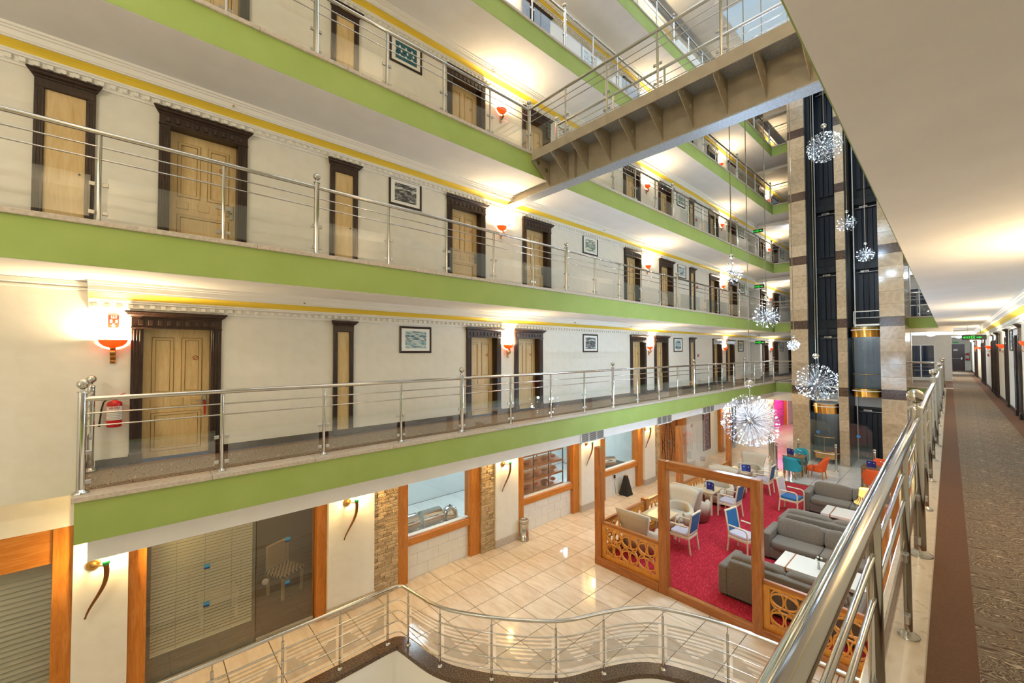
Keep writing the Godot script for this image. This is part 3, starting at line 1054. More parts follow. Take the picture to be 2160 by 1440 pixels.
		# sprinkler heads on the cornice
		for e in ([2.1, 9.4, 12.4] if k == 0 else [1.05, 6.35, 10.9]):
			if k < 3 and in_frame(F * V(e, 2.4, 0.2), 0):
				var sp = thing("sprinkler", "small sprinkler head on the %s gallery cornice, %s from left" % [LEVEL[k], NTH[[2.1, 9.4, 12.4].find(e) if k == 0 else [1.05, 6.35, 10.9].find(e)]], "sprinkler", F * Transform3D(Basis.IDENTITY, V(e, 2.39, 0.24)), "sprinkler heads on the cornices")
				var s = sf(); cyl(s, V(0, 0, -0.02), V(0, 0, 0.012), 0.022, 0.018, 10); obj("escutcheon", s, M.white, sp)
				s = sf(); cyl(s, V(0, 0, 0.012), V(0, -0.01, 0.045), 0.007, 0.007, 6); cyl(s, V(0, -0.012, 0.045), V(0, -0.015, 0.049), 0.015, 0.015, 8); obj("head", s, M.brass, sp)
		if k < 3:
			exit_sign(Transform3D(Basis.IDENTITY, V(XW + 0.55, y + 2.0, -24.6)), "hanging green exit sign over the %s gallery of the left wing" % LEVEL[k], 0.49)
			alarm(F * Transform3D(Basis.IDENTITY, V(18.2, 1.35, 0)), "small red alarm call point on the %s gallery wall beside the narrow cupboard" % LEVEL[k])
	# near end of the lowest gallery: fire point
	var F0 = side_left(LV[0])
	fire_sign(F0 * Transform3D(Basis.IDENTITY, V(-0.25, 1.97, 0.004)))
	extinguisher(F0 * Transform3D(Basis.IDENTITY, V(-0.22, 0.72, 0.09)), "red fire extinguisher with paper label hung beside the nearest gallery door", 1.0)

func blank_leaf(F, d):
	# doors outside the picture: the leaf only, so that the wall stays closed
	used["door_n"] = used.get("door_n", 0) + 1
	var s = sf()
	span(s, V(-d[1] / 2 + 0.1, 0, -0.2), V(d[1] / 2 - 0.1, 1.92, -0.15))
	var o = put("door_%d" % used["door_n"], mesh_of(s, M.leaf), self)
	o.transform = F * Transform3D(Basis.IDENTITY, V(d[0], 0, 0))
	o.set_meta("kind", "structure")

func left_rail(k, y):
	var lab = "chrome and glass railing along the %s gallery of the left wing" % LEVEL[k]
	var pts = []
	if k == 0:
		pts.append([XW + 0.16, y, 0.44, true])
		for i in 20:
			pts.append([XR, y, 0.44 - 1.27 * i, i % 4 == 0])
		pts[-1][2] = -24.0
		pts[-1][3] = true
		pts.append([-5.50, y, -24.0, 2])
		railing("gallery_railing", lab, "railing", pts, Transform3D.IDENTITY, "gallery railings")
	elif k == 2:
		for i in 10: pts.append([XR, y, 3.76 - 1.14 * i, i % 5 == 0])
		pts[-1] = [XR, y, -6.5, true]
		pts.append([-5.5 + 0.04, y, -6.5, false])
		for i in 5: pts.append([-4.45 + 1.03 * i, y, -6.5, i == 4])
		railing("gallery_railing", "chrome and glass railing of the third gallery turning onto the bridge's near side", "railing", pts, Transform3D.IDENTITY, "gallery railings")
		pts = [[-0.33, y, -7.45, true]]
		for i in 4: pts.append([-1.48 - 1.15 * i, y, -7.45, false])
		pts.append([XR, y, -7.45, true])
		for i in range(1, 14): pts.append([XR, y, -7.45 - 1.18 * i, i % 5 == 0])
		pts.append([XR, y, -24.0, true])
		pts.append([-5.50, y, -24.0, 2])
		railing("gallery_railing", "chrome and glass railing of the third gallery beyond the bridge", "railing", pts, Transform3D.IDENTITY, "gallery railings")
	else:
		for i in 24:
			pts.append([XR, y, 3.83 - 1.16 * i, i % 5 == 0])
		pts[-1] = [XR, y, -24.0, true]
		pts.append([-5.50, y, -24.0, 2])
		railing("gallery_railing", lab, "railing", pts, Transform3D.IDENTITY, "gallery railings")

func text_mesh(t, size, depth, m):
	var tm := TextMesh.new()
	tm.text = t
	var f := SystemFont.new()
	f.font_names = PackedStringArray(["Droid Sans"])
	f.font_weight = 700
	tm.font = f
	tm.font_size = 32
	tm.pixel_size = size / 32.0
	tm.depth = depth
	tm.material = m
	return tm

func exit_sign(F, label, w = 0.45, both = false):
	var o = thing("exit_sign", label, "exit sign", F, "hanging exit signs")
	var s = sf()
	span(s, V(-w / 2, -0.09, -0.012), V(w / 2, 0.09, 0.012), 0.003)
	obj("panel", s, M.sign_black, o)
	s = sf()
	for sx in [-0.16, 0.16]: cyl(s, V(sx, 0.09, 0), V(sx, 0.44, 0), 0.006, 0.006, 6)
	span(s, V(-0.2, 0.09, -0.02), V(0.2, 0.12, 0.02), 0.004)
	obj("hanger", s, M.steel, o)
	s = sf()
	# running figure, door and arrow
	var z = 0.0135
	prism(s, [Vector2(0.20, 0.0), Vector2(0.12, 0.035), Vector2(0.12, 0.014), Vector2(0.06, 0.014), Vector2(0.06, -0.014), Vector2(0.12, -0.014), Vector2(0.12, -0.035)], 0.012, z + 0.002, Transform3D(Basis(V(1, 0, 0), V(0, 0, 1), V(0, 1, 0)), Vector3.ZERO))
	span(s, V(-0.06, -0.06, 0.012), V(-0.05, 0.06, z + 0.002)); span(s, V(0.01, -0.06, 0.012), V(0.02, 0.06, z + 0.002)); span(s, V(-0.05, 0.05, 0.012), V(0.01, 0.06, z + 0.002))
	tube(s, [V(-0.04, -0.055, z), V(-0.02, -0.02, z), V(-0.015, 0.02, z), V(0.0, 0.0, z)], 0.006, 5)
	tube(s, [V(-0.005, -0.055, z), V(0.003, -0.025, z), V(-0.02, -0.015, z)], 0.006, 5)
	ball(s, V(-0.012, 0.036, z), 0.010, 8)
	if both: prism(s, [Vector2(-0.28, 0.0), Vector2(-0.24, -0.03), Vector2(-0.24, 0.03)], 0.012, z + 0.002, Transform3D(Basis(V(1, 0, 0), V(0, 0, 1), V(0, 1, 0)), Vector3.ZERO))
	obj("symbols", s, M.sign_green, o)
	var tx = put("lettering", text_mesh("EXIT", 0.10, 0.003, M.sign_green), o, V(-0.145, 0.0, z))
	return o

func alarm(F, label):
	var o = thing("call_point", label, "fire alarm", F, "red call points")
	var s = sf(); span(s, V(-0.055, -0.055, 0), V(0.055, 0.055, 0.045), 0.008); obj("housing", s, M.red, o)
	s = sf(); span(s, V(-0.03, -0.03, 0.045), V(0.03, 0.02, 0.049), 0.002); obj("push_plate", s, M.white, o)

func fire_sign(F):
	var o = thing("fire_point_sign", "red fire point sign with number 36 and white arrow above the wall lamp", "sign", F)
	var s = sf(); span(s, V(-0.052, -0.085, 0), V(0.052, 0.085, 0.004)); obj("plate", s, mat(rgb(214, 44, 22), 0.4), o)
	s = sf(); span(s, V(-0.026, 0.045, 0.004), V(0.030, 0.083, 0.0055)); obj("number_field", s, M.white, o)
	put("number", text_mesh("36", 0.048, 0.002, mat(rgb(150, 20, 16), 0.5)), o, V(0.002, 0.063, 0.0062))
	s = sf()
	var K = Transform3D(Basis(V(1, 0, 0), V(0, 0, 1), V(0, 1, 0)), Vector3.ZERO)
	prism(s, [Vector2(0, -0.078), Vector2(0.028, -0.048), Vector2(0.010, -0.052), Vector2(0.010, -0.028), Vector2(-0.010, -0.028), Vector2(-0.010, -0.052), Vector2(-0.028, -0.048)], 0.004, 0.006, K)
	prism(s, [Vector2(-0.034, -0.018), Vector2(-0.012, -0.018), Vector2(-0.012, 0.02), Vector2(-0.020, 0.030), Vector2(-0.034, 0.024)], 0.004, 0.006, K)
	for k in 3: tube(s, [V(0.018, -0.016 + 0.016 * k, 0.005), V(0.026, -0.010 + 0.016 * k, 0.005), V(0.034, -0.014 + 0.016 * k, 0.005), V(0.040, -0.006 + 0.016 * k, 0.005)], 0.0025, 5)
	obj("symbols", s, M.white, o)

func extinguisher(F, label, sc):
	var o = thing("fire_extinguisher", label, "fire extinguisher", F * Transform3D(Basis.from_scale(Vector3.ONE * sc), Vector3.ZERO), "red fire extinguishers")
	var s = sf()
	lathe(s, [Vector2(0.0, -0.18), Vector2(0.07, -0.18), Vector2(0.078, -0.165), Vector2(0.078, 0.13), Vector2(0.068, 0.155), Vector2(0.03, 0.172), Vector2(0.022, 0.185)], 24)
	obj("cylinder", s, M.red, o)
	s = sf()
	lathe(s, [Vector2(0.0785, -0.085), Vector2(0.0785, 0.10)], 14, Vector3.ZERO, PI * 0.9, PI * 0.05)
	var lb = obj("paper_label", s, mat(rgb(226, 222, 214), 0.6), o)
	s = sf()
	for k in 5: lathe(s, [Vector2(0.0789, -0.07 + 0.022 * k), Vector2(0.0789, -0.064 + 0.022 * k)], 10, Vector3.ZERO, PI * (0.5 if k % 2 else 0.62), PI * 0.2)
	obj("fine_print", s, mat(rgb(120, 116, 112), 0.6), lb)
	put("lettering", text_mesh("YILDIZ", 0.036, 0.001, M.red), lb, V(0.0, 0.078, 0.0788))
	s = sf()
	cyl(s, V(0, 0.18, 0), V(0, 0.215, 0), 0.016, 0.016, 10)
	obj("valve", s, M.brass, o)
	s = sf()
	tube(s, [V(-0.01, 0.212, 0), V(0.03, 0.235, 0.0), V(0.11, 0.27, 0.0)], 0.006, 6); tube(s, [V(0.0, 0.205, 0), V(0.04, 0.212, 0), V(0.115, 0.20, 0)], 0.006, 6)
	obj("lever", s, M.red, o)
	s = sf()
	tube(s, [V(-0.012, 0.20, 0.0), V(-0.06, 0.205, 0.01), V(-0.105, 0.16, 0.02), V(-0.125, 0.06, 0.02), V(-0.135, -0.06, 0.01)], 0.009, 8)
	cyl(s, V(-0.135, -0.06, 0.01), V(-0.145, -0.16, 0.01), 0.008, 0.014, 8)
	obj("hose", s, M.rubber, o)
	s = sf()
	span(s, V(-0.03, 0.10, -0.09), V(0.03, 0.16, -0.06), 0.004); span(s, V(-0.04, 0.125, -0.075), V(0.04, 0.14, -0.065))
	obj("wall_bracket", s, M.black, o)
	s = sf(); cyl(s, V(0.03, -0.135, 0.070), V(0.032, -0.135, 0.078), 0.012, 0.012, 12); obj("gauge", s, M.white, o)
	return o

# ------------------------------------------------------------------ right wing
func right_wing():
	for k in 5:
		var y = LV[k]
		var o = slab("floor", Vector2(RX0, 6.0), Vector2(RXW, -47.2), y, [[RX0 - 0.006, 6.0, RX0, -23.4]], RW)
		if k == 0:
			carpet_strip(o, -0.108, RXW, 6.0, -47.2, y - 0.004, 0.176, 0.235)
			kerb(o, RX0 - 0.03, -0.108, 6.0, -24.0, y, M.marble_light)
			var s = sf(); span(s, V(RX0, y - 0.06, -24.0), V(-0.108, y - 0.004, -30.5)); obj("edge_border", s, M.carpet_edge, o)
		else:
			var s = sf(); span(s, V(RX0, y - 0.06, 6.0), V(RXW, y, -47.2)); obj("carpet", s, M.carpet_edge, o)
	var y = LV[0]
	var F = side_right(y)
	var doors = [[-10.2, 1.0], [-12.0, 1.0], [-15.0, 1.0], [-21.3, 1.0], [-23.0, 1.0], [-28.3, 1.0], [-30.0, 1.0], [-36.0, 1.0], [-38.0, 1.0]]
	var holes = []
	var solid = []
	for d in doors:
		holes.append([d[0], d[1] - 0.22, 1.92])
		solid.append([d[0] - d[1] / 2, d[0] + d[1] / 2])
	solid.append([-18.0, -17.5])
	solid.sort_custom(func(a, b): return a[0] < b[0])
	var runs = []
	var u = -47.0
	for e in solid:
		runs.append([u, e[0]]); u = e[1]
	runs.append([u, 5.9])
	wall_run("wall_right", F, -47.2, 6.0, 2.489, holes)
	baseboard("baseboard_right", F, runs)
	cornice(10, F, -47.0, 5.9, [99.0, 99.0])
	for d in doors: guest_door(F * Transform3D(Basis.IDENTITY, V(d[0], 0, 0)), d[1], 2, false, false)
	slim_panel(F * Transform3D(Basis.IDENTITY, V(-17.75, 0, 0)), 0.5, 0)
	var i = 0
	for d in [-12.95, -18.6, -24.4, -31.2, -35.6]:
		bowl_sconce(F * Transform3D(Basis.IDENTITY, V(d, 1.72, 0)), "lit amber bowl wall lamp in the right-hand corridor, %s along from the camera" % NTH[i], SCONCE, "bowl lamps of the right-hand corridor")
		i += 1
	bowl_sconce(F * Transform3D(Basis.IDENTITY, V(-5.6, 1.72, 0)), "lit amber bowl wall lamp in the right-hand corridor just outside the picture", SCONCE, "bowl lamps of the right-hand corridor")
	picture(F * Transform3D(Basis.IDENTITY, V(-16.4, 1.80, 0.002)), 0.72, 0.55, "dark frame with a pale blue print in the right-hand corridor, nearest picture", 91, 0, "pictures in the right-hand corridor")
	picture(F * Transform3D(Basis.IDENTITY, V(-20.3, 1.80, 0.002)), 0.72, 0.55, "dark frame with a pale print in the right-hand corridor, second picture", 92, 0, "pictures in the right-hand corridor")
	alarm(F * Transform3D(Basis.IDENTITY, V(-25.6, 1.35, 0)), "small red call point far along the right-hand corridor wall")
	exit_sign(RW * Transform3D(Basis.IDENTITY, V(0.62, y + 2.02, -22.5)), "hanging green exit sign in the right-hand corridor", 0.60, true)
	# upper right walls, plain (above the picture)
	for k in range(1, 5):
		wall_run("wall_right", side_right(LV[k]), -47.2, 6.0, 2.489, [])
		i = 0
		for d in [1.0, -5.6, -12.9, -18.6]:  # unseen lamps repeated from the left wing, added to brighten it
			bowl_sconce(side_right(LV[k]) * Transform3D(Basis.IDENTITY, V(d, 1.72, 0)), "unseen amber bowl wall lamp on the %s gallery of the right wing, number %s" % [LEVEL[k], NTH[i]], SCONCE, "bowl lamps of the upper right galleries")
			i += 1
	var w = struct("wall_right", RW)
	var s = sf(); span(s, V(1.1, -3.2, 6.0), V(1.4, 3.0, -36.0)); obj("plaster", s, M.wall, w)
	# end wall of the corridor with the fire door
	w = struct("wall_far", RW)
	s = sf(); span(s, V(-0.35, y, -47.0), V(1.3, y + 2.489, -47.25)); obj("plaster", s, M.wall, w)
	s = sf(); span(s, V(-0.30, y, -30.4), V(-0.16, y + 2.489, -47.0)); obj("side_plaster", s, M.wall, w)
	var d = struct("door_90", RW * Transform3D(Basis.IDENTITY, V(0.32, y, -46.99)))
	s = sf(); span(s, V(-0.42, 0, 0), V(0.42, 1.99, 0.05), 0.004); obj("leaf", s, mat(rgb(56, 34, 40), 0.4), d)
	s = sf(); rect_frame(s, -0.47, 0, 0.94, 2.04, 0.05, 0.0, 0.07); obj("frame", s, mat(rgb(70, 40, 36), 0.4), d)
	s = sf(); cyl(s, V(-0.30, 0.92, 0.11), V(0.30, 0.92, 0.11), 0.014, 0.014, 8); span(s, V(-0.34, 0.85, 0.05), V(-0.28, 1.03, 0.13), 0.005); span(s, V(0.28, 0.85, 0.05), V(0.34, 1.03, 0.13), 0.005); obj("push_bar", s, M.steel, d)
	s = sf(); span(s, V(-0.11, 1.52, 0.05), V(0.11, 1.66, 0.056)); obj("notice", s, M.white, d)
	s = sf(); span(s, V(-0.09, 1.56, 0.056), V(0.09, 1.585, 0.058)); span(s, V(-0.09, 1.60, 0.056), V(0.07, 1.62, 0.058)); obj("notice_text", s, M.red, d)
	var es = thing("exit_sign", "small green exit sign above the dark fire door", "exit sign", RW * Transform3D(Basis.IDENTITY, V(0.33, y + 2.17, -46.93)), "exit sign over the fire door")
	s = sf(); span(s, V(-0.16, -0.055, -0.02), V(0.16, 0.055, 0.02), 0.004); obj("box", s, glow(Color(0.02, 0.42, 0.16), 0.7), es)
	s = sf(); tube(s, [V(-0.07, -0.03, 0.022), V(-0.05, 0.0, 0.022), V(-0.045, 0.025, 0.022)], 0.008, 5); prism(s, [Vector2(0.05, -0.03), Vector2(0.11, -0.03), Vector2(0.08, 0.03)], 0.02, 0.024, Transform3D(Basis(V(1, 0, 0), V(0, 0, 1), V(0, 1, 0)), Vector3.ZERO)); obj("symbols", s, M.white, es)
	extinguisher(RW * Transform3D(Basis.IDENTITY, V(0.93, y + 1.05, -46.84)), "red fire extinguisher with a white label beside the dark fire door", 1.35)
	added_ceiling_light(RW * V(0.45, y + 2.46, -42.0), 3.0, "added flush ceiling light near the far fire door")
	added_ceiling_light(RW * V(0.45, y + 2.46, -34.0), 2.0, "added flush ceiling light in the far half of the right-hand corridor")
	# railing along the right gallery
	var pts = []
	for j in range(-3, 17):
		pts.append([-0.185, y, -0.52 - 1.29 * j, (j + 21) % 4 == 0])
	pts[-1] = [-0.185, y, -24.0, true]
	pts.append([-1.5, y, -24.3, 2])
	railing("gallery_railing", "chrome and glass railing of the right-hand gallery running close past the camera", "railing", pts, RW, "gallery railings")

func added_ceiling_light(at, e, label):  # flush lights added to brighten the dim far end
	var o = thing("ceiling_lamp", label, "ceiling light", at, "added flush ceiling lights")
	var s = sf(); cyl(s, V(0, 0.0, 0), V(0, 0.03, 0), 0.16, 0.18, 20); obj("rim", s, M.white, o)
	s = sf(); lathe(s, [Vector2(0.0, -0.05), Vector2(0.08, -0.042), Vector2(0.13, -0.02), Vector2(0.15, 0.0)], 20); obj("lamp_diffuser", s, glow(Color(0.92, 0.96, 1.0), 4.0), o)
	omni(o, V(0, -0.12, 0), Color(0.90, 0.95, 1.0), e, 0.12)

# ------------------------------------------------------------------ end gallery, elevators, bridge
func end_gallery():
	for k in 5:
		var y = LV[k]
		var o = slab("floor", Vector2(XE, ZC), Vector2(-5.44, -35.0), y, [[XE, ZC, -5.44, ZC + 0.006], [-1.6, ZC - 0.6, RX0 + 0.1, ZC - 0.594]])
		var bs = sf(); span(bs, V(-1.6, y - 0.51, ZC - 0.6), V(RX0 + 0.3, y - 0.06, -35.0)); span(bs, V(-5.44, y - 0.51, -25.05), V(-1.6, y - 0.06, -35.0)); obj("soffit", bs, M.ceiling, o)
		var s = sf(); span(s, V(XE, y - 0.06, ZC - 0.24), V(-5.44, y - 0.012, -35.0)); span(s, V(-5.44, y - 0.06, -25.05), V(-1.6, y - 0.012, -35.0)); span(s, V(-1.6, y - 0.06, ZC - 0.84), V(RX0 + 0.3, y - 0.012, -35.0)); obj("carpet", s, M.carpet, o)
		s = sf(); span(s, V(XE, y - 0.06, ZC + 0.03), V(-5.44, y, ZC - 0.24), 0.006); obj("kerb_stone", s, M.stone, o)
		s = sf(); span(s, V(-1.6, y - 0.06, ZC - 0.56), V(RX0 - 0.02, y, ZC - 0.84), 0.006); obj("kerb_stone", s, M.stone, o)
		# down-stand beams under the slab above
		s = sf(); span(s, V(XW + 0.3, y + 2.36, -25.4), V(RX0, y + 2.49, -25.75), 0.01); span(s, V(-6.3, y + 2.28, -28.3), V(RX0, y + 2.49, -28.7), 0.01); obj("ceiling_beam", s, M.trim, o)
	var w = struct("wall_far")
	var s = sf()
	span(s, V(-8.6, 0, -34.9), V(-2.0, 18.6, -35.2))
	obj("plaster", s, M.wall, w)
	# glazed bays at the far right, seen past the last pillar
	for k in 3:
		var y = LV[k]
		w = struct("wall_far")
		s = sf()
		span(s, V(-4.0, y - 0.06, -30.4), V(-2.05, y + 2.49, -30.6)); span(s, V(-2.05, y + 1.86, -30.4), V(-0.4, y + 2.49, -30.6)); span(s, V(-2.05, y - 0.06, -30.4), V(-0.4, y + 0.1, -30.6)); span(s, V(-0.98, y + 0.1, -30.4), V(-0.4, y + 1.86, -30.6))
		obj("plaster", s, M.wall, w)
		var n = struct("window_%d" % (20 + k))
		s = sf()
		rect_frame(s, -2.05, y + 0.1, 1.07, 1.76, 0.05, -30.52, 0.10); span(s, V(-1.54, y + 0.1, -30.5), V(-1.49, y + 1.86, -30.43)); span(s, V(-2.0, y + 0.92, -30.5), V(-1.0, y + 0.97, -30.43))
		obj("window_frame", s, M.white, n)
		for i in 2:
			for j in 2:
				s = sf(); span(s, V(-2.0 + 0.51 * i, y + 0.15 + 0.82 * j, -30.485), V(-1.54 + 0.56 * i, y + 0.92 + 0.9 * j, -30.475)); obj("window_pane", s, M.dusk, n)
	extinguisher(Transform3D(Basis.IDENTITY, V(-1.86, LV[0] + 0.95, -26.4)), "red fire extinguisher behind the far right gallery railing, lower one", 1.1)
	extinguisher(Transform3D(Basis.IDENTITY, V(-1.78, LV[1] + 0.85, -26.4)), "red fire extinguisher behind the far right gallery railing, upper one", 1.1)
	for k in [0, 1]:
		w = struct("wall_far"); s = sf(); span(s, V(-2.4, LV[k] - 0.06, -26.5), V(-1.62, LV[k] + 2.49, -26.7)); obj("plaster", s, M.wall, w)
	railing("gallery_railing", "short chrome railing of the second gallery beside the right-hand marble pillar", "railing", [[-1.56, LV[1], -24.62, 2], [-1.3, LV[1], -24.62, false], [-0.55, LV[1], -24.62, false], [-0.3, LV[1], -24.62, true]], Transform3D.IDENTITY, "gallery railings")
	for k in 3:
		added_ceiling_light(V(-1.0, LV[k] + 2.26, -27.2), 1.6, "added flush ceiling light over the %s gallery right of the lift tower" % LEVEL[k])
		added_ceiling_light(V(-6.0, LV[k] + 2.26, -27.0), 1.6, "added flush ceiling light over the %s gallery left of the lift tower" % LEVEL[k])
	added_ceiling_light(V(-6.6, 2.46, -27.5), 2.2, "added flush ceiling light on the ground floor behind the lift tower, left")
	added_ceiling_light(V(-1.0, 2.46, -27.5), 2.0, "added flush ceiling light on the ground floor behind the lift tower, right")
	# small cabinet against the first pillar
	for k in [0, 1]:
		var c = thing("cabinet", "grey cabinet behind the left marble pillar on the %s gallery" % LEVEL[k], "cabinet", V(-5.75, LV[k], -25.6))
		s = sf(); span(s, V(-0.3, 0.0, -0.2), V(0.3, 0.85, 0.2), 0.01); obj("body", s, mat(rgb(120, 112, 104), 0.5), c)
		s = sf(); span(s, V(-0.28, 0.05, 0.2), V(0.28, 0.80, 0.215), 0.004); obj("door", s, mat(rgb(134, 126, 117), 0.5), c)

func elevators():
	var xs = [[-5.46, -4.80], [-3.72, -3.39], [-2.32, -1.56]]
	var nm = ["left", "middle", "right"]
	for i in 3:
		var o = thing("marble_pillar", "%s pillar of the lift tower, brown marble with dark bands" % nm[i], "pillar", Transform3D.IDENTITY, "marble pillars of the lift tower")
		var y = 0.0
		var cells = []
		for j in 6: cells.append([y + 0.502 * j, y + 0.502 * (j + 1), 0])
		for k in 5:
			y = LV[k] - 0.06
			cells.append([y - 0.39, y, 1])
			for j in 5: cells.append([y + 0.522 * j, y + 0.522 * (j + 1), 0])
		for c in cells:
			if c[0] > 18.3: continue
			var s = sf()
			span(s, V(xs[i][0], c[0] + 0.002, -22.75), V(xs[i][1], c[1] - 0.002, -24.95), 0.004)
			obj("course", s, M.marble_dark if c[2] else M["marble%d" % (rng.randi() % 3)], o)
	# shafts
	var sh = [[-4.80, -3.72], [-3.39, -2.32]]
	for i in 2:
		var o = thing("lift_shaft", "%s dark glass lift shaft between the marble pillars" % ["left", "right"][i], "lift shaft", Transform3D.IDENTITY, "lift shafts")
		var x0 = sh[i][0]
		var x1 = sh[i][1]
		var s = sf()
		span(s, V(x0, 0.0, -24.85), V(x1, 18.4, -24.95)); span(s, V(x0 - 0.005, 0.0, -22.9), V(x0 + 0.02, 18.4, -24.9)); span(s, V(x1 - 0.02, 0.0, -22.9), V(x1 + 0.005, 18.4, -24.9))
		obj("lining", s, M.navy, o)
		for k in 6:
			var y = 0.05 if k == 0 else LV[k - 1] - 0.02
			for j in 4:
				s = sf(); span(s, V(x0 + 0.16 + 0.19 * j, y + 0.08, -24.84), V(x0 + 0.335 + 0.19 * j, y + 2.1, -24.74 - 0.02 * (j % 2)), 0.006); obj("landing_panel", s, M.navy2, o)
			s = sf(); cyl(s, V(x0 + 0.10, y + 2.18, -24.70), V(x1 - 0.10, y + 2.18, -24.70), 0.022, 0.022, 8); span(s, V(x0 + 0.25, y + 2.20, -24.8), V(x0 + 0.55, y + 2.27, -24.68), 0.005); obj("door_track", s, M.steel, o)
			s = sf(); span(s, V(x0 + 0.02, y + 2.30, -24.8), V(x1 - 0.02, y + 2.62, -24.5), 0.01); obj("beam", s, M.navy, o)
		s = sf()
		for e in [0.12, 0.96]: span(s, V(lerp(x0, x1, e) - 0.02, 0.0, -24.0), V(lerp(x0, x1, e) + 0.02, 18.3, -23.95))
		obj("guide_rail", s, M.steel, o)
		s = sf()
		for e in [0.50, 0.545, 0.59]: cyl(s, V(lerp(x0, x1, e), 2.8 if i == 0 else 6.6, -23.5), V(lerp(x0, x1, e), 18.3, -23.5), 0.009, 0.009, 5)
		obj("ropes", s, M.black, o)
		# ground-level glass screen with a corner cut off
		s = sf()
		prism(s, [Vector2(x0, 0.02), Vector2(x0 + 0.76, 0.02), Vector2(x0 + 0.76, 1.55), Vector2(x0 + 0.6, 1.82), Vector2(x0, 1.9)], -22.80, -22.79, Transform3D(Basis(V(1, 0, 0), V(0, 0, 1), V(0, 1, 0)), Vector3.ZERO))
		var g = obj("glass_screen", s, M.glass, o)
		s = sf(); span(s, V(x0 + 0.24, 1.30, -22.79), V(x0 + 0.36, 1.40, -22.785)); obj("blue_sticker", s, mat(rgb(40, 130, 210), 0.5), g)
	lift_car("panoramic lift car standing at the ground floor in the left shaft", -4.24, 0.22, 2.40, 0.47)
	lift_car("panoramic lift car halfway up in the right shaft", -2.80, 3.06, 2.92, 0.49)

func lift_car(label, x, y, h, r):
	var o = thing("lift_car", label, "lift car", V(x, y, -23.0), "glazed lift cars")
	var gold = mat(rgb(214, 168, 96), 0.18, 1.0)
	for e in [[0.0, 0.34, "lower_band"], [h - 0.40, h, "upper_band"]]:
		var s = sf()
		lathe(s, [Vector2(r, e[0]), Vector2(r, e[1])], 20, Vector3.ZERO, PI, 0.0); lathe(s, [Vector2(r - 0.01, e[1]), Vector2(r - 0.01, e[0])], 20, Vector3.ZERO, PI, 0.0)
		span(s, V(-r, e[0], -0.7), V(-r + 0.01, e[1], 0)); span(s, V(r - 0.01, e[0], -0.7), V(r, e[1], 0))
		var b = obj(e[2], s, gold, o)
		s = sf(); lathe(s, [Vector2(r + 0.004, e[1] - 0.11), Vector2(r + 0.004, e[1] - 0.07)], 20, Vector3.ZERO, PI, 0.0); obj("light_stripe", s, M.white, b)
	var s = sf()
	lathe(s, [Vector2(r - 0.004, 0.34), Vector2(r - 0.004, h - 0.40)], 20, Vector3.ZERO, PI, 0.0)
	obj("curved_glass", s, M.glass, o)
	s = sf(); span(s, V(-r, 0.0, -0.75), V(r, h, -0.7)); obj("rear_wall", s, mat(rgb(70, 74, 80), 0.35, 0.5), o)
	s = sf(); prism(s, half_disc(r - 0.01), 0.05, 0.09); span(s, V(-r + 0.01, 0.05, -0.7), V(r - 0.01, 0.09, 0)); obj("car_floor", s, mat(rgb(90, 110, 110), 0.3), o)
	s = sf(); prism(s, half_disc(r), h - 0.02, h + 0.04); span(s, V(-r, h - 0.02, -0.75), V(r, h + 0.04, 0)); obj("roof", s, M.steel, o)
	s = sf()
	var pts = []
	for k in 13: pts.append(V((r - 0.05) * cos(PI * k / 12), 0.95, (r - 0.05) * sin(PI * k / 12)))
	tube(s, pts, 0.016, 8); cyl(s, V(0, 0.09, r - 0.05), V(0, 0.95, r - 0.05), 0.012, 0.012, 8)
	obj("grab_rail", s, M.brass, o)
	s = sf()
	for e in [-1, 1]: span(s, V(e * (r - 0.06) - 0.018, h + 0.04, -0.4), V(e * (r - 0.06) + 0.018, h + 0.75, -0.36))
	span(s, V(-r + 0.04, h + 0.72, -0.4), V(r - 0.04, h + 0.76, -0.36)); span(s, V(-r + 0.04, h + 0.10, -0.4), V(r - 0.04, h + 0.18, -0.36)); span(s, V(-r + 0.04, h + 0.45, -0.4), V(r - 0.04, h + 0.47, -0.38))
	obj("roof_guard", s, M.steel, o)
	s = sf(); cyl(s, V(0, h - 0.03, -0.3), V(0, h - 0.05, -0.3), 0.12, 0.12, 14); obj("ceiling_lamp", s, glow(Color(0.9, 0.97, 1.0), 5.0), o)
	omni(o, V(0, h - 0.12, -0.3), Color(0.85, 0.95, 1.0), 0.8, 0.1)

func half_disc(r):
	var p = []
	for k in 17: p.append(Vector2(r * cos(PI * k / 16), r * sin(PI * k / 16)))
	return p

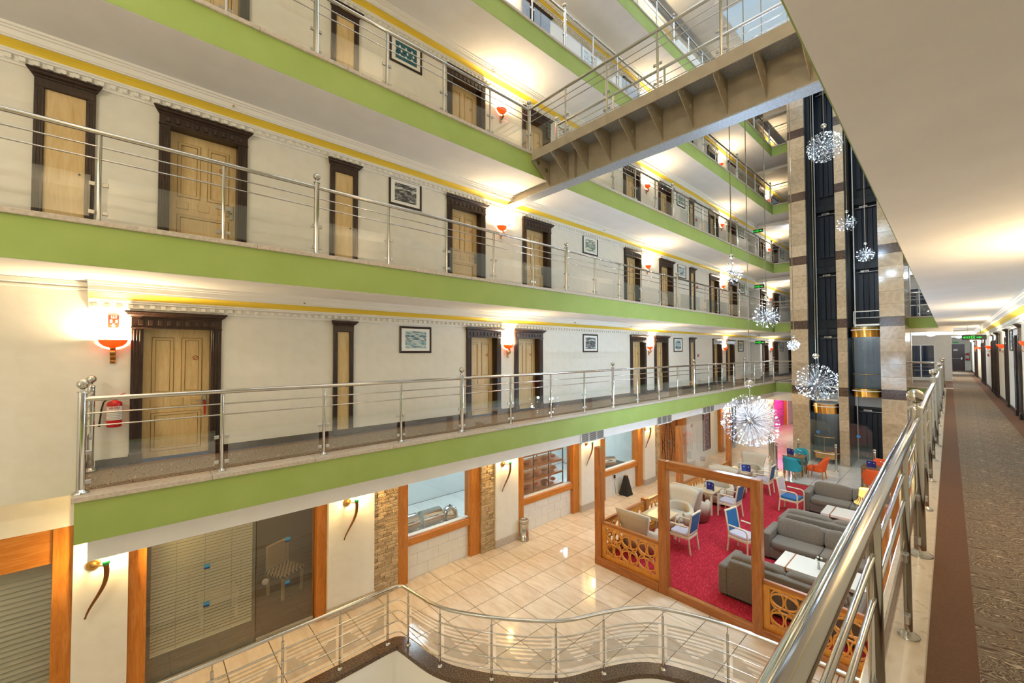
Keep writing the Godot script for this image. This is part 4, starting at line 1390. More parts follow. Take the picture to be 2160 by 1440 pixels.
func bridge():
	var y = LV[2]
	var o = thing("footbridge", "grey steel footbridge with gussets crossing the void at the third gallery", "bridge", Transform3D.IDENTITY)
	var s = sf()
	span(s, V(XE, y - 0.06, -6.45), V(-0.2, y, -7.5)); obj("deck", s, M.zinc, o)
	s = sf()
	span(s, V(XE + 0.01, y - 0.20, -6.44), V(-0.2, y, -6.455)); span(s, V(XE + 0.01, y - 0.20, -7.495), V(-0.2, y, -7.51)); obj("edge_plate", s, M.girder, o)
	for z in [-7.02]:
		s = sf()
		span(s, V(-7.83, 8.74, z - 0.008), V(-0.2, y - 0.06, z + 0.008)); obj("girder_web", s, M.girder, o)
		s = sf()
		span(s, V(-7.83, 8.72, z - 0.17), V(-0.2, 8.742, z + 0.12)); obj("girder_flange", s, M.zinc, o)
	for j in 11:
		var x = -6.40 + 0.555 * j + 0.02
		var P = Transform3D(Basis(V(0, 0, 1), V(1, 0, 0), V(0, 1, 0)), V(x, 0, 0))
		s = sf()
		# triangular gusset with two round holes, built as a ring of pieces
		var poly = PackedVector2Array([Vector2(-6.46, y - 0.19), Vector2(-6.46, y - 0.235), Vector2(-7.01, y - 0.62), Vector2(-7.01, y - 0.06), Vector2(-6.46, y - 0.06)])
		var pieces = []
		for cut in Geometry2D.intersect_polygons(poly, PackedVector2Array([Vector2(-6.0, y - 1), Vector2(-6.78, y - 1), Vector2(-6.78, y + 1), Vector2(-6.0, y + 1)])): pieces.append(cut)
		for cut in Geometry2D.intersect_polygons(poly, PackedVector2Array([Vector2(-6.78, y - 1), Vector2(-7.4, y - 1), Vector2(-7.4, y + 1), Vector2(-6.78, y + 1)])): pieces.append(cut)
		for p in pieces:
			var q = holed(p)
			for e in q: prism(s, Array(e), -0.006, 0.006, P)
		obj("gusset", s, M.gusset, o)
	for x in [-5.60]:
		s = sf(); span(s, V(x, 8.74, -6.93), V(x + 0.012, y - 0.06, -7.02)); obj("stiffener", s, M.girder, o)

func holed(p):
	# half polygons left and right of a hole, so that each stays simple
	var c = Vector2.ZERO
	for e in p: c += e / p.size()
	var cx = c.x
	var r = 0.055
	var cy = c.y + 0.01
	var circ = PackedVector2Array()
	for k in 12: circ.append(Vector2(cx + r * cos(TAU * k / 12), cy + r * sin(TAU * k / 12)))
	var out = []
	for half in [[-9.0, cx], [cx, -3.0]]:
		for a in Geometry2D.intersect_polygons(p, PackedVector2Array([Vector2(half[0], 0), Vector2(half[1], 0), Vector2(half[1], 30), Vector2(half[0], 30)])):
			for b in Geometry2D.clip_polygons(a, circ): out.append(b)
	return out

# ------------------------------------------------------------------ ground-floor wall under the left wing
func ground_wall():
	var G = Transform3D(Basis(V(0, 0, -1), Vector3.UP, V(1, 0, 0)), V(-8.10, 0, 0))
	# bulkhead under the lowest gallery
	var o = struct("ceiling")
	var s = sf()
	span(s, V(-8.7, 2.68, 0.38), V(-6.60, 2.96, -24.2)); obj("bulkhead", s, M.ceiling, o)
	s = sf(); span(s, V(-12.6, 2.75, 9), V(-8.4, 2.95, -36)); obj("shop_ceiling", s, M.ceiling, o)
	s = sf(); span(s, V(-8.5, 2.50, -24.2), V(2, 2.96, -36)); obj("lobby_ceiling", s, M.ceiling, o)
	s = sf(); span(s, V(-0.4, 2.80, 9), V(1.4, 2.96, -24.2)); obj("side_ceiling", s, M.ceiling, o)
	# air vents on the bulkhead
	var i = 0
	for e in [[8.36, 9.36], [12.2, 13.2], [15.6, 16.65], [19.1, 20.1]]:
		var v = thing("air_vent", "white louvred air vent under the lowest green fascia, %s from the left" % NTH[i], "air vent", V(-6.60, 2.79, -(e[0] + e[1]) / 2), "air vents under the lowest gallery")
		var w = (e[1] - e[0])
		s = sf()
		for q in [[V(0, -0.14, -w / 2), V(0.02, -0.115, w / 2)], [V(0, 0.115, -w / 2), V(0.02, 0.14, w / 2)], [V(0, -0.14, -w / 2), V(0.02, 0.14, -w / 2 + 0.025)], [V(0, -0.14, w / 2 - 0.025), V(0.02, 0.14, w / 2)], [V(0, -0.12, -w / 6 - 0.01), V(0.018, 0.12, -w / 6 + 0.01)], [V(0, -0.12, w / 6 - 0.01), V(0.018, 0.12, w / 6 + 0.01)]]: span(s, q[0], q[1])
		obj("vent_frame", s, M.trim, v)
		s = sf(); span(s, V(0.0, -0.115, -w / 2 + 0.02), V(0.003, 0.115, w / 2 - 0.02)); obj("backing", s, mat(rgb(90, 88, 88), 0.7), v)
		for k in 9:
			s = sf()
			var keep = T
			T = Transform3D(Basis(V(0, 0, 1), 0.6), V(0.011, -0.1 + 0.025 * k, 0))
			bx(s, Vector3.ZERO, V(0.018, 0.003, w - 0.05))
			T = keep
			obj("slat", s, M.trim, v)
		i += 1
	# wall behind everything: plain pieces over and between the openings
	var wl = struct("wall_left", G)
	s = sf()
	span(s, V(-9, 2.68, -0.27), V(-0.6, 3.2, -0.02)); span(s, V(-9, 2.68, -0.5), V(36, 2.8, -0.26)); span(s, V(18.35, 0, -0.5), V(21.4, 2.68, -0.22)); span(s, V(23.2, 0, -0.5), V(29.7, 2.68, -0.02)); span(s, V(32.7, 0, -0.5), V(36, 2.68, -0.02))
	obj("plaster", s, M.wall, wl)
	# pilasters
	for e in [[-0.60, -0.05], [2.70, 3.60], [6.80, 7.60], [10.30, 11.30], [14.10, 14.86], [17.72, 18.33], [21.72, 22.6]]:
		s = sf(); span(s, V(e[0], 0.0, -0.5), V(e[1], 3.15 if e[0] < 0 else 2.68, 0.0), 0.004); var p = obj("pilaster", s, M.wall, wl)
		s = sf(); span(s, V(e[0] - 0.012, 0, -0.3), V(e[1] + 0.012, 0.20, 0.014), 0.005); obj("stone_plinth", s, M.stone, p)
	# split-face stone strips, each stone its own piece
	for e in [[3.60, 4.14], [6.38, 6.80], [14.88, 15.30]]:
		var b = struct("wall_left", G)
		s = sf(); span(s, V(e[0], 0, -0.5), V(e[1], 2.68, -0.10)); obj("backing", s, M.split2, b)
		var vars = []
		var far = e[0] > 10.0
		var y = 0.0
		var row = 0
		var hh = 0.065 if not far else 0.1
		while y < 2.59:
			var x = e[0]
			var first = true
			while x < e[1] - 0.02:
				var L = min(rng.randf_range(0.14, 0.24), e[1] - x)
				if first and row % 2: L = 0.09
				if e[1] - x - L < 0.05: L = e[1] - x
				first = false
				s = sf(); span(s, V(x + 0.002, y + 0.002, -0.12), V(x + L - 0.002, min(y + hh, 2.68) - 0.002, -0.055 + rng.randf() * 0.03), 0.008)
				obj("stone", s, M["split%d" % (rng.randi() % 4)], b)
				x += L
			y += hh
			row += 1
	# glazed shop with blind, far left shutter
	shop(G)
	# windows into the restaurant
	i = 0
	for e in [[4.14, 4.40, 6.08, 6.38], [7.60, 7.88, 10.0, 10.30], [11.30, 11.70, 13.75, 14.10]]:
		var w = struct("window_%d" % (i + 1), G)
		for q in [[e[0], e[1]], [e[2], e[3]]]:
			s = sf(); span(s, V(q[0], 0, -0.35), V(q[1], 2.68, -0.09), 0.006); obj("jamb", s, M.wood, w)
		s = sf(); span(s, V(e[1], 0.77, -0.35), V(e[2], 0.93, -0.11), 0.006); obj("sill", s, M.wood_h, w)
		s = sf(); span(s, V(e[1], 0.93, -0.30), V(e[2], 0.96, -0.18), 0.003); obj("sill_strip", s, M.trim, w)
		s = sf(); span(s, V(e[1], 0.96, -0.245), V(e[2], 2.68, -0.235)); obj("window_pane", s, M.clear, w)
		# white block dado
		var a = e[1]
		s = sf(); span(s, V(e[1], 0, -0.45), V(e[2], 0.77, -0.215)); obj("dado_backing", s, mat(rgb(196, 182, 160), 0.8), w)
		var hs = [0.0, 0.26, 0.52, 0.77]
		for r in 3:
			var x = e[1]
			var first = true
			while x < e[2] - 0.01:
				var L = 0.55
				if first and r % 2 == 1: L = 0.28
				first = false
				if e[2] - x - L < 0.12: L = e[2] - x
				s = sf(); span(s, V(x + 0.002, hs[r] + 0.002, -0.22), V(x + L - 0.002, hs[r + 1] - 0.002, -0.20), 0.003); obj("block", s, M.wall, w)
				x += L
		i += 1
	restaurant()
	# double door with a lattice of dark battens
	var d = struct("door_91", G)
	for q in [[15.30, 15.52], [17.25, 17.70]]:
		s = sf(); span(s, V(q[0], 0, -0.35), V(q[1], 2.68, -0.08), 0.006); obj("jamb", s, M.wood, d)
	s = sf(); span(s, V(15.52, 2.32, -0.35), V(17.25, 2.68, -0.10), 0.006); obj("head", s, M.wood_h, d)
	for k in 2:
		var x0 = 15.52 + 0.865 * k
		s = sf(); span(s, V(x0 + 0.004, 0.01, -0.30), V(x0 + 0.861, 2.32, -0.24), 0.004); var lf = obj("leaf", s, M.door_brown, d)
		s = sf()
		rect_frame(s, x0 + 0.10, 0.12, 0.66, 2.08, 0.022, -0.242, 0.012)
		for sg in [-1, 1]:
			tube(s, [V(x0 + 0.43 + sg * 0.30, 2.18, -0.235), V(x0 + 0.43 + sg * 0.06, 1.25, -0.235)], 0.012, 6); tube(s, [V(x0 + 0.43 + sg * 0.06, 1.05, -0.235), V(x0 + 0.43 + sg * 0.30, 0.14, -0.235)], 0.012, 6)
		var ring = []
		for q in 13: ring.append(V(x0 + 0.43 + 0.09 * cos(TAU * q / 12), 1.15 + 0.12 * sin(TAU * q / 12), -0.235))
		tube(s, ring, 0.012, 6)
		obj("batten", s, M.dark, lf)
		s = sf(); tube(s, [V(x0 + (0.80 if k == 0 else 0.06), 1.0, -0.24), V(x0 + (0.80 if k == 0 else 0.06), 1.02, -0.19), V(x0 + (0.80 if k == 0 else 0.06), 1.28, -0.19), V(x0 + (0.80 if k == 0 else 0.06), 1.30, -0.24)], 0.016, 8); obj("pull_handle", s, M.chrome, lf)
	# wood strips and tall artwork beyond
	i = 30
	for q in [[18.33, 18.42], [21.40, 21.72], [22.6, 22.8], [29.55, 29.75], [32.6, 32.85]]:
		s = sf(); span(s, V(q[0], 0, -0.35), V(q[1], 2.68, -0.06), 0.006); var t = obj("trim_%d" % i, s, M.wood); t.transform = G; t.set_meta("kind", "structure"); i += 1
	var a = thing("artwork", "tall narrow purple and white abstract artwork between pale wall panels", "picture", G * Transform3D(Basis.IDENTITY, V(20.05, 1.42, -0.22)))
	s = sf(); rect_bevel(s, 0.78, 2.2, 0.05, 0.05); obj("frame", s, mat(rgb(92, 42, 50), 0.5), a)
	s = sf(); span(s, V(-0.35, -1.06, 0), V(0.35, 1.06, 0.02))
	var an = noise(FastNoiseLite.TYPE_SIMPLEX, 0.02, 5, 77)
	obj("canvas", s, tri_tex(mat(Color.WHITE, 0.7), ntex(an, ramp([[0, rgb(52, 30, 40)], [0.4, rgb(112, 76, 92)], [0.55, rgb(206, 190, 190)], [0.7, rgb(96, 66, 84)], [1, rgb(60, 44, 66)]]), 256), V(2.0, 0.8, 2.0), null, false), a)
	a = thing("artwork", "dark framed board on the ground-floor wall behind the big chandelier", "picture", G * Transform3D(Basis.IDENTITY, V(22.98, 1.3, -0.02)))
	s = sf(); rect_bevel(s, 0.5, 2.0, 0.04, 0.04); obj("frame", s, M.dark, a)
	s = sf(); span(s, V(-0.22, -0.96, 0), V(0.22, 0.96, 0.015)); obj("board", s, mat(rgb(116, 124, 108), 0.4), a)
	alarm(G * Transform3D(Basis.IDENTITY, V(18.0, 1.75, 0.0)), "small red call point on the white pilaster right of the lattice door")
	# pink padded niche
	var pk = struct("wall_left", G)
	s = sf(); span(s, V(29.7, 0, -0.3), V(32.7, 2.5, -0.25)); obj("backing", s, M.pink, pk)
	for r in 4:
		for c in 6:
			s = sf(); span(s, V(29.76 + 0.49 * c, 0.62 + 0.49 * r, -0.26), V(30.23 + 0.49 * c, 1.09 + 0.49 * r, -0.2), 0.03); obj("padded_panel", s, M.pink, pk)
	var pl = thing("pink_lamp", "hidden pink cove lamp of the padded niche", "lamp", G * Transform3D(Basis.IDENTITY, V(31.2, 2.44, 0.30)))
	s = sf(); span(s, V(-1.0, 0.02, -0.04), V(1.0, 0.06, 0.04)); obj("lamp_tube", s, glow(Color(1.0, 0.4, 0.8), 3.0), pl)
	omni(pl, V(0, -0.1, 0), Color(1.0, 0.5, 0.82), 1.0, 0.1)
	# torch lamps
	i = 0
	for u in [-0.33, 3.12, 7.12, 10.62, 14.2, 21.95]:
		torch(G * Transform3D(Basis.IDENTITY, V(u, 1.40, 0.0)), "curved bronze horn wall lamp on the ground floor, %s from the left" % NTH[i]); i += 1
	torch(G * Transform3D(Basis.IDENTITY, V(29.2, 1.40, 0.0)), "curved bronze horn wall lamp beside the pink niche")
	# bin and speaker by the wall
	var bn = thing("waste_bin", "round chrome waste bin beside the second window", "bin", V(-7.97, 0, -7.68))
	s = sf(); lathe(s, [Vector2(0.0, 0.0), Vector2(0.125, 0.0), Vector2(0.125, 0.03), Vector2(0.118, 0.035), Vector2(0.118, 0.46)], 28); obj("body", s, M.chrome, bn)
	s = sf(); lathe(s, [Vector2(0.118, 0.46), Vector2(0.124, 0.47), Vector2(0.124, 0.53), Vector2(0.10, 0.55), Vector2(0.075, 0.545), Vector2(0.07, 0.50)], 28); obj("rim", s, M.chrome, bn)
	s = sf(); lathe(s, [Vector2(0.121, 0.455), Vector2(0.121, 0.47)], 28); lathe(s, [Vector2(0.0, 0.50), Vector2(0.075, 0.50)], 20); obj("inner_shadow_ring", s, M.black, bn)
	bn.get_node("inner_shadow_ring").name = "painted_shade_ring"  # black ring and disc imitate the shade inside the rim
	var sp = thing("floor_speaker", "black pyramid-shaped floor speaker below the third window", "speaker", V(-8.05, 0, -12.7))
	s = sf()
	s.set_smooth_group(-1)
	var b0 = [V(-0.17, 0.03, -0.17), V(0.17, 0.03, -0.17), V(0.17, 0.03, 0.17), V(-0.17, 0.03, 0.17)]
	for k in 4:
		var p0 = b0[k]
		var p1 = b0[(k + 1) % 4]
		out_quad(s, p0, p1, V(p1.x * 0.3, 0.66, p1.z * 0.3), V(p0.x * 0.3, 0.66, p0.z * 0.3), V(0, 0.3, 0))
	quad(s, V(-0.05, 0.66, -0.05), V(0.05, 0.66, -0.05), V(0.05, 0.66, 0.05), V(-0.05, 0.66, 0.05)); span(s, V(-0.17, 0, -0.17), V(0.17, 0.03, 0.17))
	obj("cabinet", s, M.black, sp)
	s = sf(); span(s, V(-0.05, 0.66, -0.05), V(0.05, 0.675, 0.05), 0.004); obj("cap", s, mat(rgb(150, 110, 70), 0.4), sp)
	s = sf(); tube(s, [V(0, 0.02, 0.17), V(-0.08, 0.01, 0.33), V(-0.19, 0.05, 0.33), V(-0.20, 0.25, 0.34), V(-0.19, 0.45, 0.40), V(-0.19, 0.62, 0.36)], 0.006, 5); span(s, V(-0.23, 0.60, 0.33), V(-0.19, 0.70, 0.39), 0.006); obj("cable", s, M.rubber, sp)

func torch(F, label):
	var o = thing("torch_lamp", label, "wall lamp", F, "horn wall lamps of the ground floor")
	if not cache.has("horn"):
		var s = sf()
		var pts = []
		var rr = []
		for k in 19:
			var t = k / 18.0
			pts.append(V(0.055 - 0.15 * pow(1 - t, 1.0) + 0.045 * sin((1 - t) * PI * 1.5), 0.02 + 0.70 * t, 0.05 + 0.09 * sin(t * PI / 2)))
			rr.append(lerp(0.009, 0.032, pow(t, 0.8)))
		tube(s, pts, rr, 10)
		cache.horn = mesh_of(s, M.bronze)
		cache.horn_top = pts[-1]
		s = sf(); ball(s, pts[0], 0.014, 8); cache.horn_tip = mesh_of(s, M.bronze)
		var h = pts[-1]
		s = sf(); lathe(s, [Vector2(0.034, -0.015), Vector2(0.04, 0.0), Vector2(0.04, 0.03), Vector2(0.03, 0.04)], 14, h); cache.collar = mesh_of(s, M.greenmark)
		s = sf(); lathe(s, [Vector2(0.02, 0.035), Vector2(0.05, 0.06), Vector2(0.068, 0.11), Vector2(0.066, 0.16), Vector2(0.045, 0.19), Vector2(0.04, 0.18), Vector2(0.058, 0.15), Vector2(0.058, 0.11), Vector2(0.04, 0.07), Vector2(0.0, 0.05)], 16, h); cache.tulip = mesh_of(s, M.tulip)
		s = sf()
		var keep = T
		T = Transform3D(Basis(V(1, 0, 0), PI / 2), V(-0.075, 0.70, 0.0))
		lathe(s, [Vector2(0.075, 0.0), Vector2(0.075, 0.012), Vector2(0.055, 0.025), Vector2(0.05, 0.02), Vector2(0.03, 0.03), Vector2(0.0, 0.04)], 20)
		T = keep
		tube(s, [V(-0.075, 0.70, 0.03), V(-0.02, 0.70, 0.10), h - V(0.0, 0.03, 0.0)], 0.012, 8)
		cache.rosette = mesh_of(s, M.brass)
	put("horn", cache.horn, o); put("tip", cache.horn_tip, o); put("collar", cache.collar, o); put("rosette", cache.rosette, o)
	put("tulip_shade", cache.tulip, o)
	omni(o, cache.horn_top + V(0, 0.12, 0), Color(1.0, 0.84, 0.55), TORCH, 0.04)

func shop(G):
	var s
	# far-left roller shutter bay
	var w = struct("window_10", G)
	s = sf(); span(s, V(-9, 2.23, -0.35), V(-0.79, 2.68, -0.03), 0.006); obj("head_board", s, M.wood_h, w)
	s = sf(); span(s, V(-0.79, 0, -0.35), V(-0.60, 2.68, -0.02), 0.006); obj("jamb", s, M.wood, w)
	s = sf(); span(s, V(-9, 0, -0.14), V(-0.79, 2.23, -0.13)); obj("window_pane", s, M.clear, w)
	for k in 34:
		s = sf()
		var keep = T
		T = Transform3D(Basis(V(1, 0, 0), -0.62), V(-2.4, 0.04 + 0.066 * k, -0.22))
		bx(s, Vector3.ZERO, V(3.2, 0.074, 0.006), 0.0025)
		T = keep
		obj("slat", s, M.shutter, w)
	s = sf(); span(s, V(-9, 0, -0.4), V(-0.6, 2.68, -0.3)); obj("backing", s, M.shop_wall, w)
	# glazed shop front
	w = struct("window_11", G)
	for q in [[-0.05, 0.15], [2.52, 2.72]]:
		s = sf(); span(s, V(q[0], 0, -0.35), V(q[1], 2.68, -0.08), 0.006); obj("jamb", s, M.wood, w)
	s = sf(); span(s, V(0.15, 0.05, -0.205), V(1.56, 2.68, -0.195)); obj("window_pane", s, pane(Color(0.75, 0.8, 0.72, 0.10)), w)
	s = sf(); span(s, V(1.57, 0.01, -0.205), V(2.50, 2.68, -0.195)); var g = obj("glass_door", s, pane(Color(0.55, 0.55, 0.5, 0.16)), w)
	s = sf(); span(s, V(1.575, 0.0, -0.215), V(2.50, 0.09, -0.185), 0.003); obj("patch_fitting", s, M.steel, g)
	s = sf(); cyl(s, V(1.70, 1.02, -0.19), V(1.70, 1.02, -0.15), 0.055, 0.055, 18); obj("door_knob", s, M.chrome, g)
	for q in [V(0.88, 1.55, 0), V(0.88, 0.95, 0), V(2.06, 1.62, 0), V(2.06, 0.85, 0)]:
		s = sf(); span(s, q + V(-0.04, -0.04, -0.194), q + V(0.04, 0.04, -0.192)); var st = obj("sticker", s, mat(rgb(60, 140, 190), 0.5), g)
		s = sf(); span(s, q + V(-0.04, -0.04, -0.192), q + V(0.04, -0.012, -0.1915)); obj("sticker_band", s, mat(rgb(30, 50, 110), 0.5), st)
	s = sf(); span(s, V(0.12, 0.0, -0.24), V(2.55, 0.05, -0.16)); obj("threshold", s, M.steel, w)
	# venetian blind behind the fixed pane
	var b = thing("venetian_blind", "pale venetian blind lowered behind the shop glass on the ground floor", "blind", G)
	s = sf()
	for k in 45:
		var keep = T
		T = Transform3D(Basis(V(1, 0, 0), -1.15), V(0.86, 0.43 + 0.05 * k, -0.27))
		bx(s, Vector3.ZERO, V(1.32, 0.003, 0.054))
		T = keep
	obj("slats", s, M.blind, b).set_meta("kind", "stuff")
	s = sf(); span(s, V(0.2, 0.39, -0.285), V(1.52, 0.41, -0.255), 0.003); obj("bottom_rail", s, M.blind, b)
	s = sf()
	for x in [0.5, 0.86, 1.22]: cyl(s, V(x, 0.4, -0.255), V(x, 2.68, -0.255), 0.003, 0.003, 4)
	obj("cord", s, mat(rgb(150, 140, 120), 0.7), b)
	# shop interior
	var r = struct("wall_shop", G)
	s = sf(); span(s, V(-0.6, 0, -3.3), V(3.4, 2.75, -3.2)); span(s, V(-0.65, 0, -3.2), V(-0.55, 2.75, -0.3)); span(s, V(3.35, 0, -3.2), V(3.45, 2.75, -0.3)); obj("plaster", s, M.shop_wall, r)
	var rf = struct("floor", G)
	for k in 14:
		s = sf(); span(s, V(-0.55, -0.05, -0.30 - 0.21 * k), V(3.4, 0.0, -0.505 - 0.21 * k), 0.002); obj("plank", s, M.shop_floor, rf)
	var c = thing("shop_chair", "white-framed chair with chequered seat seen through the shop glass", "chair", G * turned(2.35, 0, -1.55, 25))
	s = sf(); for e in [[-0.22, -0.22], [0.22, -0.22], [-0.22, 0.22], [0.22, 0.22]]: span(s, V(e[0] - 0.025, 0, e[1] - 0.025), V(e[0] + 0.025, 0.42, e[1] + 0.025), 0.004)
	obj("legs", s, M.cream, c).name = "leg_frame"
	s = sf(); span(s, V(-0.27, 0.42, -0.26), V(0.27, 0.50, 0.26), 0.02)
	var ck := Image.create(16, 16, false, Image.FORMAT_RGB8)
	for y in 16:
		for x in 16: ck.set_pixel(x, y, rgb(60, 52, 46) if (x + y) % 2 else rgb(206, 196, 176))
	var cm = mat(Color.WHITE, 0.8)
	tri_tex(cm, ImageTexture.create_from_image(ck), 1.4, null, false)
	cm.texture_filter = BaseMaterial3D.TEXTURE_FILTER_NEAREST
	obj("seat", s, cm, c)
	s = sf(); span(s, V(-0.26, 0.50, -0.26), V(0.26, 1.0, -0.20), 0.02); obj("backrest", s, M.cream, c)
	var tb = thing("shop_table", "low pale table seen through the shop glass beside the chair", "table", G * turned(1.2, 0, -1.5, 0))
	s = sf(); span(s, V(-0.3, 0.40, -0.22), V(0.3, 0.45, 0.22), 0.006); obj("tabletop", s, M.cream, tb)
	for e in [[-0.26, -0.18], [0.26, -0.18], [-0.26, 0.18], [0.26, 0.18]]:
		s = sf(); span(s, V(e[0] - 0.02, 0, e[1] - 0.02), V(e[0] + 0.02, 0.40, e[1] + 0.02)); obj("leg", s, M.cream, tb)
	var dl = thing("shop_downlight", "small recessed downlight in the shop ceiling", "lamp", G * Transform3D(Basis.IDENTITY, V(1.5, 2.72, -1.6)))
	s = sf(); cyl(s, V(0, 0, 0), V(0, 0.02, 0), 0.08, 0.08, 16); obj("lamp_face", s, M.bulb, dl)
	omni(dl, V(0, -0.06, 0), Color(1.0, 0.82, 0.56), 0.45, 0.08)

func restaurant():
	var s
	var r = struct("wall_restaurant")
	s = sf(); span(s, V(-12.4, 0, -3.6), V(-12.3, 2.75, -14.4)); span(s, V(-12.3, 0, -3.6), V(-8.5, 2.75, -3.7)); span(s, V(-12.3, 0, -14.3), V(-8.5, 2.75, -14.4)); obj("plaster", s, M.room_wall, r)
	var mz = noise(FastNoiseLite.TYPE_CELLULAR, 0.06, 3, 81)
	s = sf(); span(s, V(-12.3, 0.9, -3.7), V(-12.27, 2.75, -14.3)); obj("mosaic_band", s, tri_tex(mat(Color.WHITE, 0.35), ntex(mz, ramp([[0, rgb(60, 78, 84)], [0.35, rgb(150, 176, 174)], [0.7, rgb(206, 222, 218)], [1, rgb(120, 150, 140)]]), 256), 1.2), r)
	var f = struct("floor")
	s = sf(); span(s, V(-12.3, -0.2, -3.7), V(-8.5, -0.01, -14.3)); obj("screed", s, M.grout, f)
	s = sf(); bx(s, V(0, -0.005, 0), V(0.742, 0.01, 0.742), 0.002)
	var me = mesh_of(s, M.room_floor)
	for i in 5:
		for j in 14: put("tile", me, f, V(-8.9 - 0.75 * i, 0, -4.1 - 0.75 * j))
	for k in 3:
		var z = -5.4 - 3.6 * k
		var l = thing("ceiling_panel", "bright square ceiling light of the restaurant behind window %s" % NTH[k], "ceiling light", V(-10.3, 2.72, z), "restaurant ceiling lights")
		s = sf(); span(s, V(-0.5, 0, -0.5), V(0.5, 0.03, 0.5)); obj("light_panel", s, glow(Color(0.88, 0.97, 1.0), 2.0), l)
		area("restaurant_panel", V(-10.3, 2.70, z), V(0, -1, 0), 1.0, 1.0, Color(0.86, 0.95, 1.0), 4.5)
	# buffet counters along the windows
	for e in [[-4.35, -6.2, "first"], [-11.6, -13.9, "third"]]:
		var c = thing("buffet_counter", "white buffet counter inside the %s restaurant window" % e[2], "counter", V(-8.95, 0, (e[0] + e[1]) / 2))
		var L = abs(e[1] - e[0]) / 2
		s = sf(); span(s, V(-0.35, 0, -L), V(0.35, 0.72, L)); obj("body", s, M.white, c)
		s = sf(); span(s, V(-0.40, 0.72, -L - 0.02), V(0.40, 0.76, L + 0.02), 0.006); obj("worktop", s, M.coffee if e[2] == "first" else M.black, c)
	chafing(V(-8.95, 0.76, -4.75), 90, "chrome roll-top chafing dish at the left of the first restaurant window")
	chafing(V(-8.95, 0.76, -5.40), 90, "chrome roll-top chafing dish in the middle of the first restaurant window")
	chafing(V(-8.95, 0.76, -12.9), 60, "chrome roll-top chafing dish tilted open in the third restaurant window")
	dome(V(-8.90, 0.76, -5.95), 0.20, "round chrome dome dish in the first restaurant window")
	dome(V(-8.85, 0.76, -12.1), 0.17, "round chrome dome dish in the third restaurant window")
	var p = thing("planter", "white planter box with a dark rim inside the first restaurant window", "planter", V(-10.2, 0, -4.7))
	s = sf(); span(s, V(-0.35, 0, -0.45), V(0.35, 0.85, 0.45), 0.01); obj("body", s, M.room_wall, p)
	s = sf(); span(s, V(-0.38, 0.85, -0.48), V(0.38, 0.92, 0.48), 0.01); obj("rim", s, mat(rgb(70, 76, 100), 0.4), p)
	# bread rack in the second window
	var b = thing("bread_rack", "dark wire rack with slanted shelves inside the second restaurant window", "rack", V(-8.75, 0, -8.95))
	s = sf()
	for z in [-0.95, -0.3, 0.35, 0.95]:
		for x in [-0.28, 0.22]: span(s, V(x - 0.012, 0, z - 0.012), V(x + 0.012, 2.3, z + 0.012))
	obj("upright", s, M.black, b)
	for k in 4:
		s = sf()
		var keep = T
		T = Transform3D(Basis(V(0, 0, 1), -0.25), V(-0.03, 0.95 + 0.36 * k, 0))
		span(s, V(-0.26, -0.01, -0.96), V(0.26, 0.01, 0.96)); span(s, V(0.24, 0, -0.96), V(0.26, 0.06, 0.96))
		T = keep
		obj("shelf", s, M.door_brown, b)
	var n = 0
	for k in 3:
		for j in 5:
			var lf = thing("bread_loaf", "brown bread loaf on the rack, %s shelf up, %s from left" % [NTH[k], NTH[j]], "bread", V(-8.74, 1.03 + 0.36 * k, -8.15 - 0.38 * j), "bread loaves on the rack")
			s = sf(); ball(s, Vector3.ZERO, 0.085 + 0.02 * ((j + k) % 2), 12, 0.6); obj("crust", s, mat(rgb(150 + 20 * (j % 3), 96 + 12 * (k % 2), 46), 0.7), lf).scale = V(1, 1, 1.6 if j % 2 else 1.1)
			n += 1

func chafing(at, deg, label):
	var o = thing("chafing_dish", label, "chafing dish", turned(at.x, at.y, at.z, deg), "chafing dishes of the buffet")
	var s = sf(); span(s, V(-0.28, 0.08, -0.2), V(0.28, 0.17, 0.2), 0.015); obj("pan", s, M.steel, o)
	s = sf()
	for i in 16:
		var t0 = PI * i / 16
		var t1 = PI * (i + 1) / 16
		s.set_smooth_group(0)
		out_quad(s, V(-0.27, 0.17 + 0.2 * sin(t0), 0.19 * cos(t0)), V(0.27, 0.17 + 0.2 * sin(t0), 0.19 * cos(t0)), V(0.27, 0.17 + 0.2 * sin(t1), 0.19 * cos(t1)), V(-0.27, 0.17 + 0.2 * sin(t1), 0.19 * cos(t1)), V(0, 0.17, 0))
		s.set_smooth_group(-1)
		for x in [-0.27, 0.27]: out_tri(s, V(x, 0.17, 0), V(x, 0.17 + 0.2 * sin(t0), 0.19 * cos(t0)), V(x, 0.17 + 0.2 * sin(t1), 0.19 * cos(t1)), V(0, 0.17, 0))
	obj("roll_top", s, M.chrome, o)
	s = sf(); tube(s, [V(-0.1, 0.25, 0.18), V(-0.1, 0.27, 0.23), V(0.1, 0.27, 0.23), V(0.1, 0.25, 0.18)], 0.01, 6); obj("handle", s, M.black, o)
	for e in [[-0.26, -0.18], [0.26, -0.18], [-0.26, 0.18], [0.26, 0.18]]:
		s = sf(); cyl(s, V(e[0], 0, e[1]), V(e[0], 0.09, e[1]), 0.015, 0.015, 8); obj("leg", s, M.steel, o)

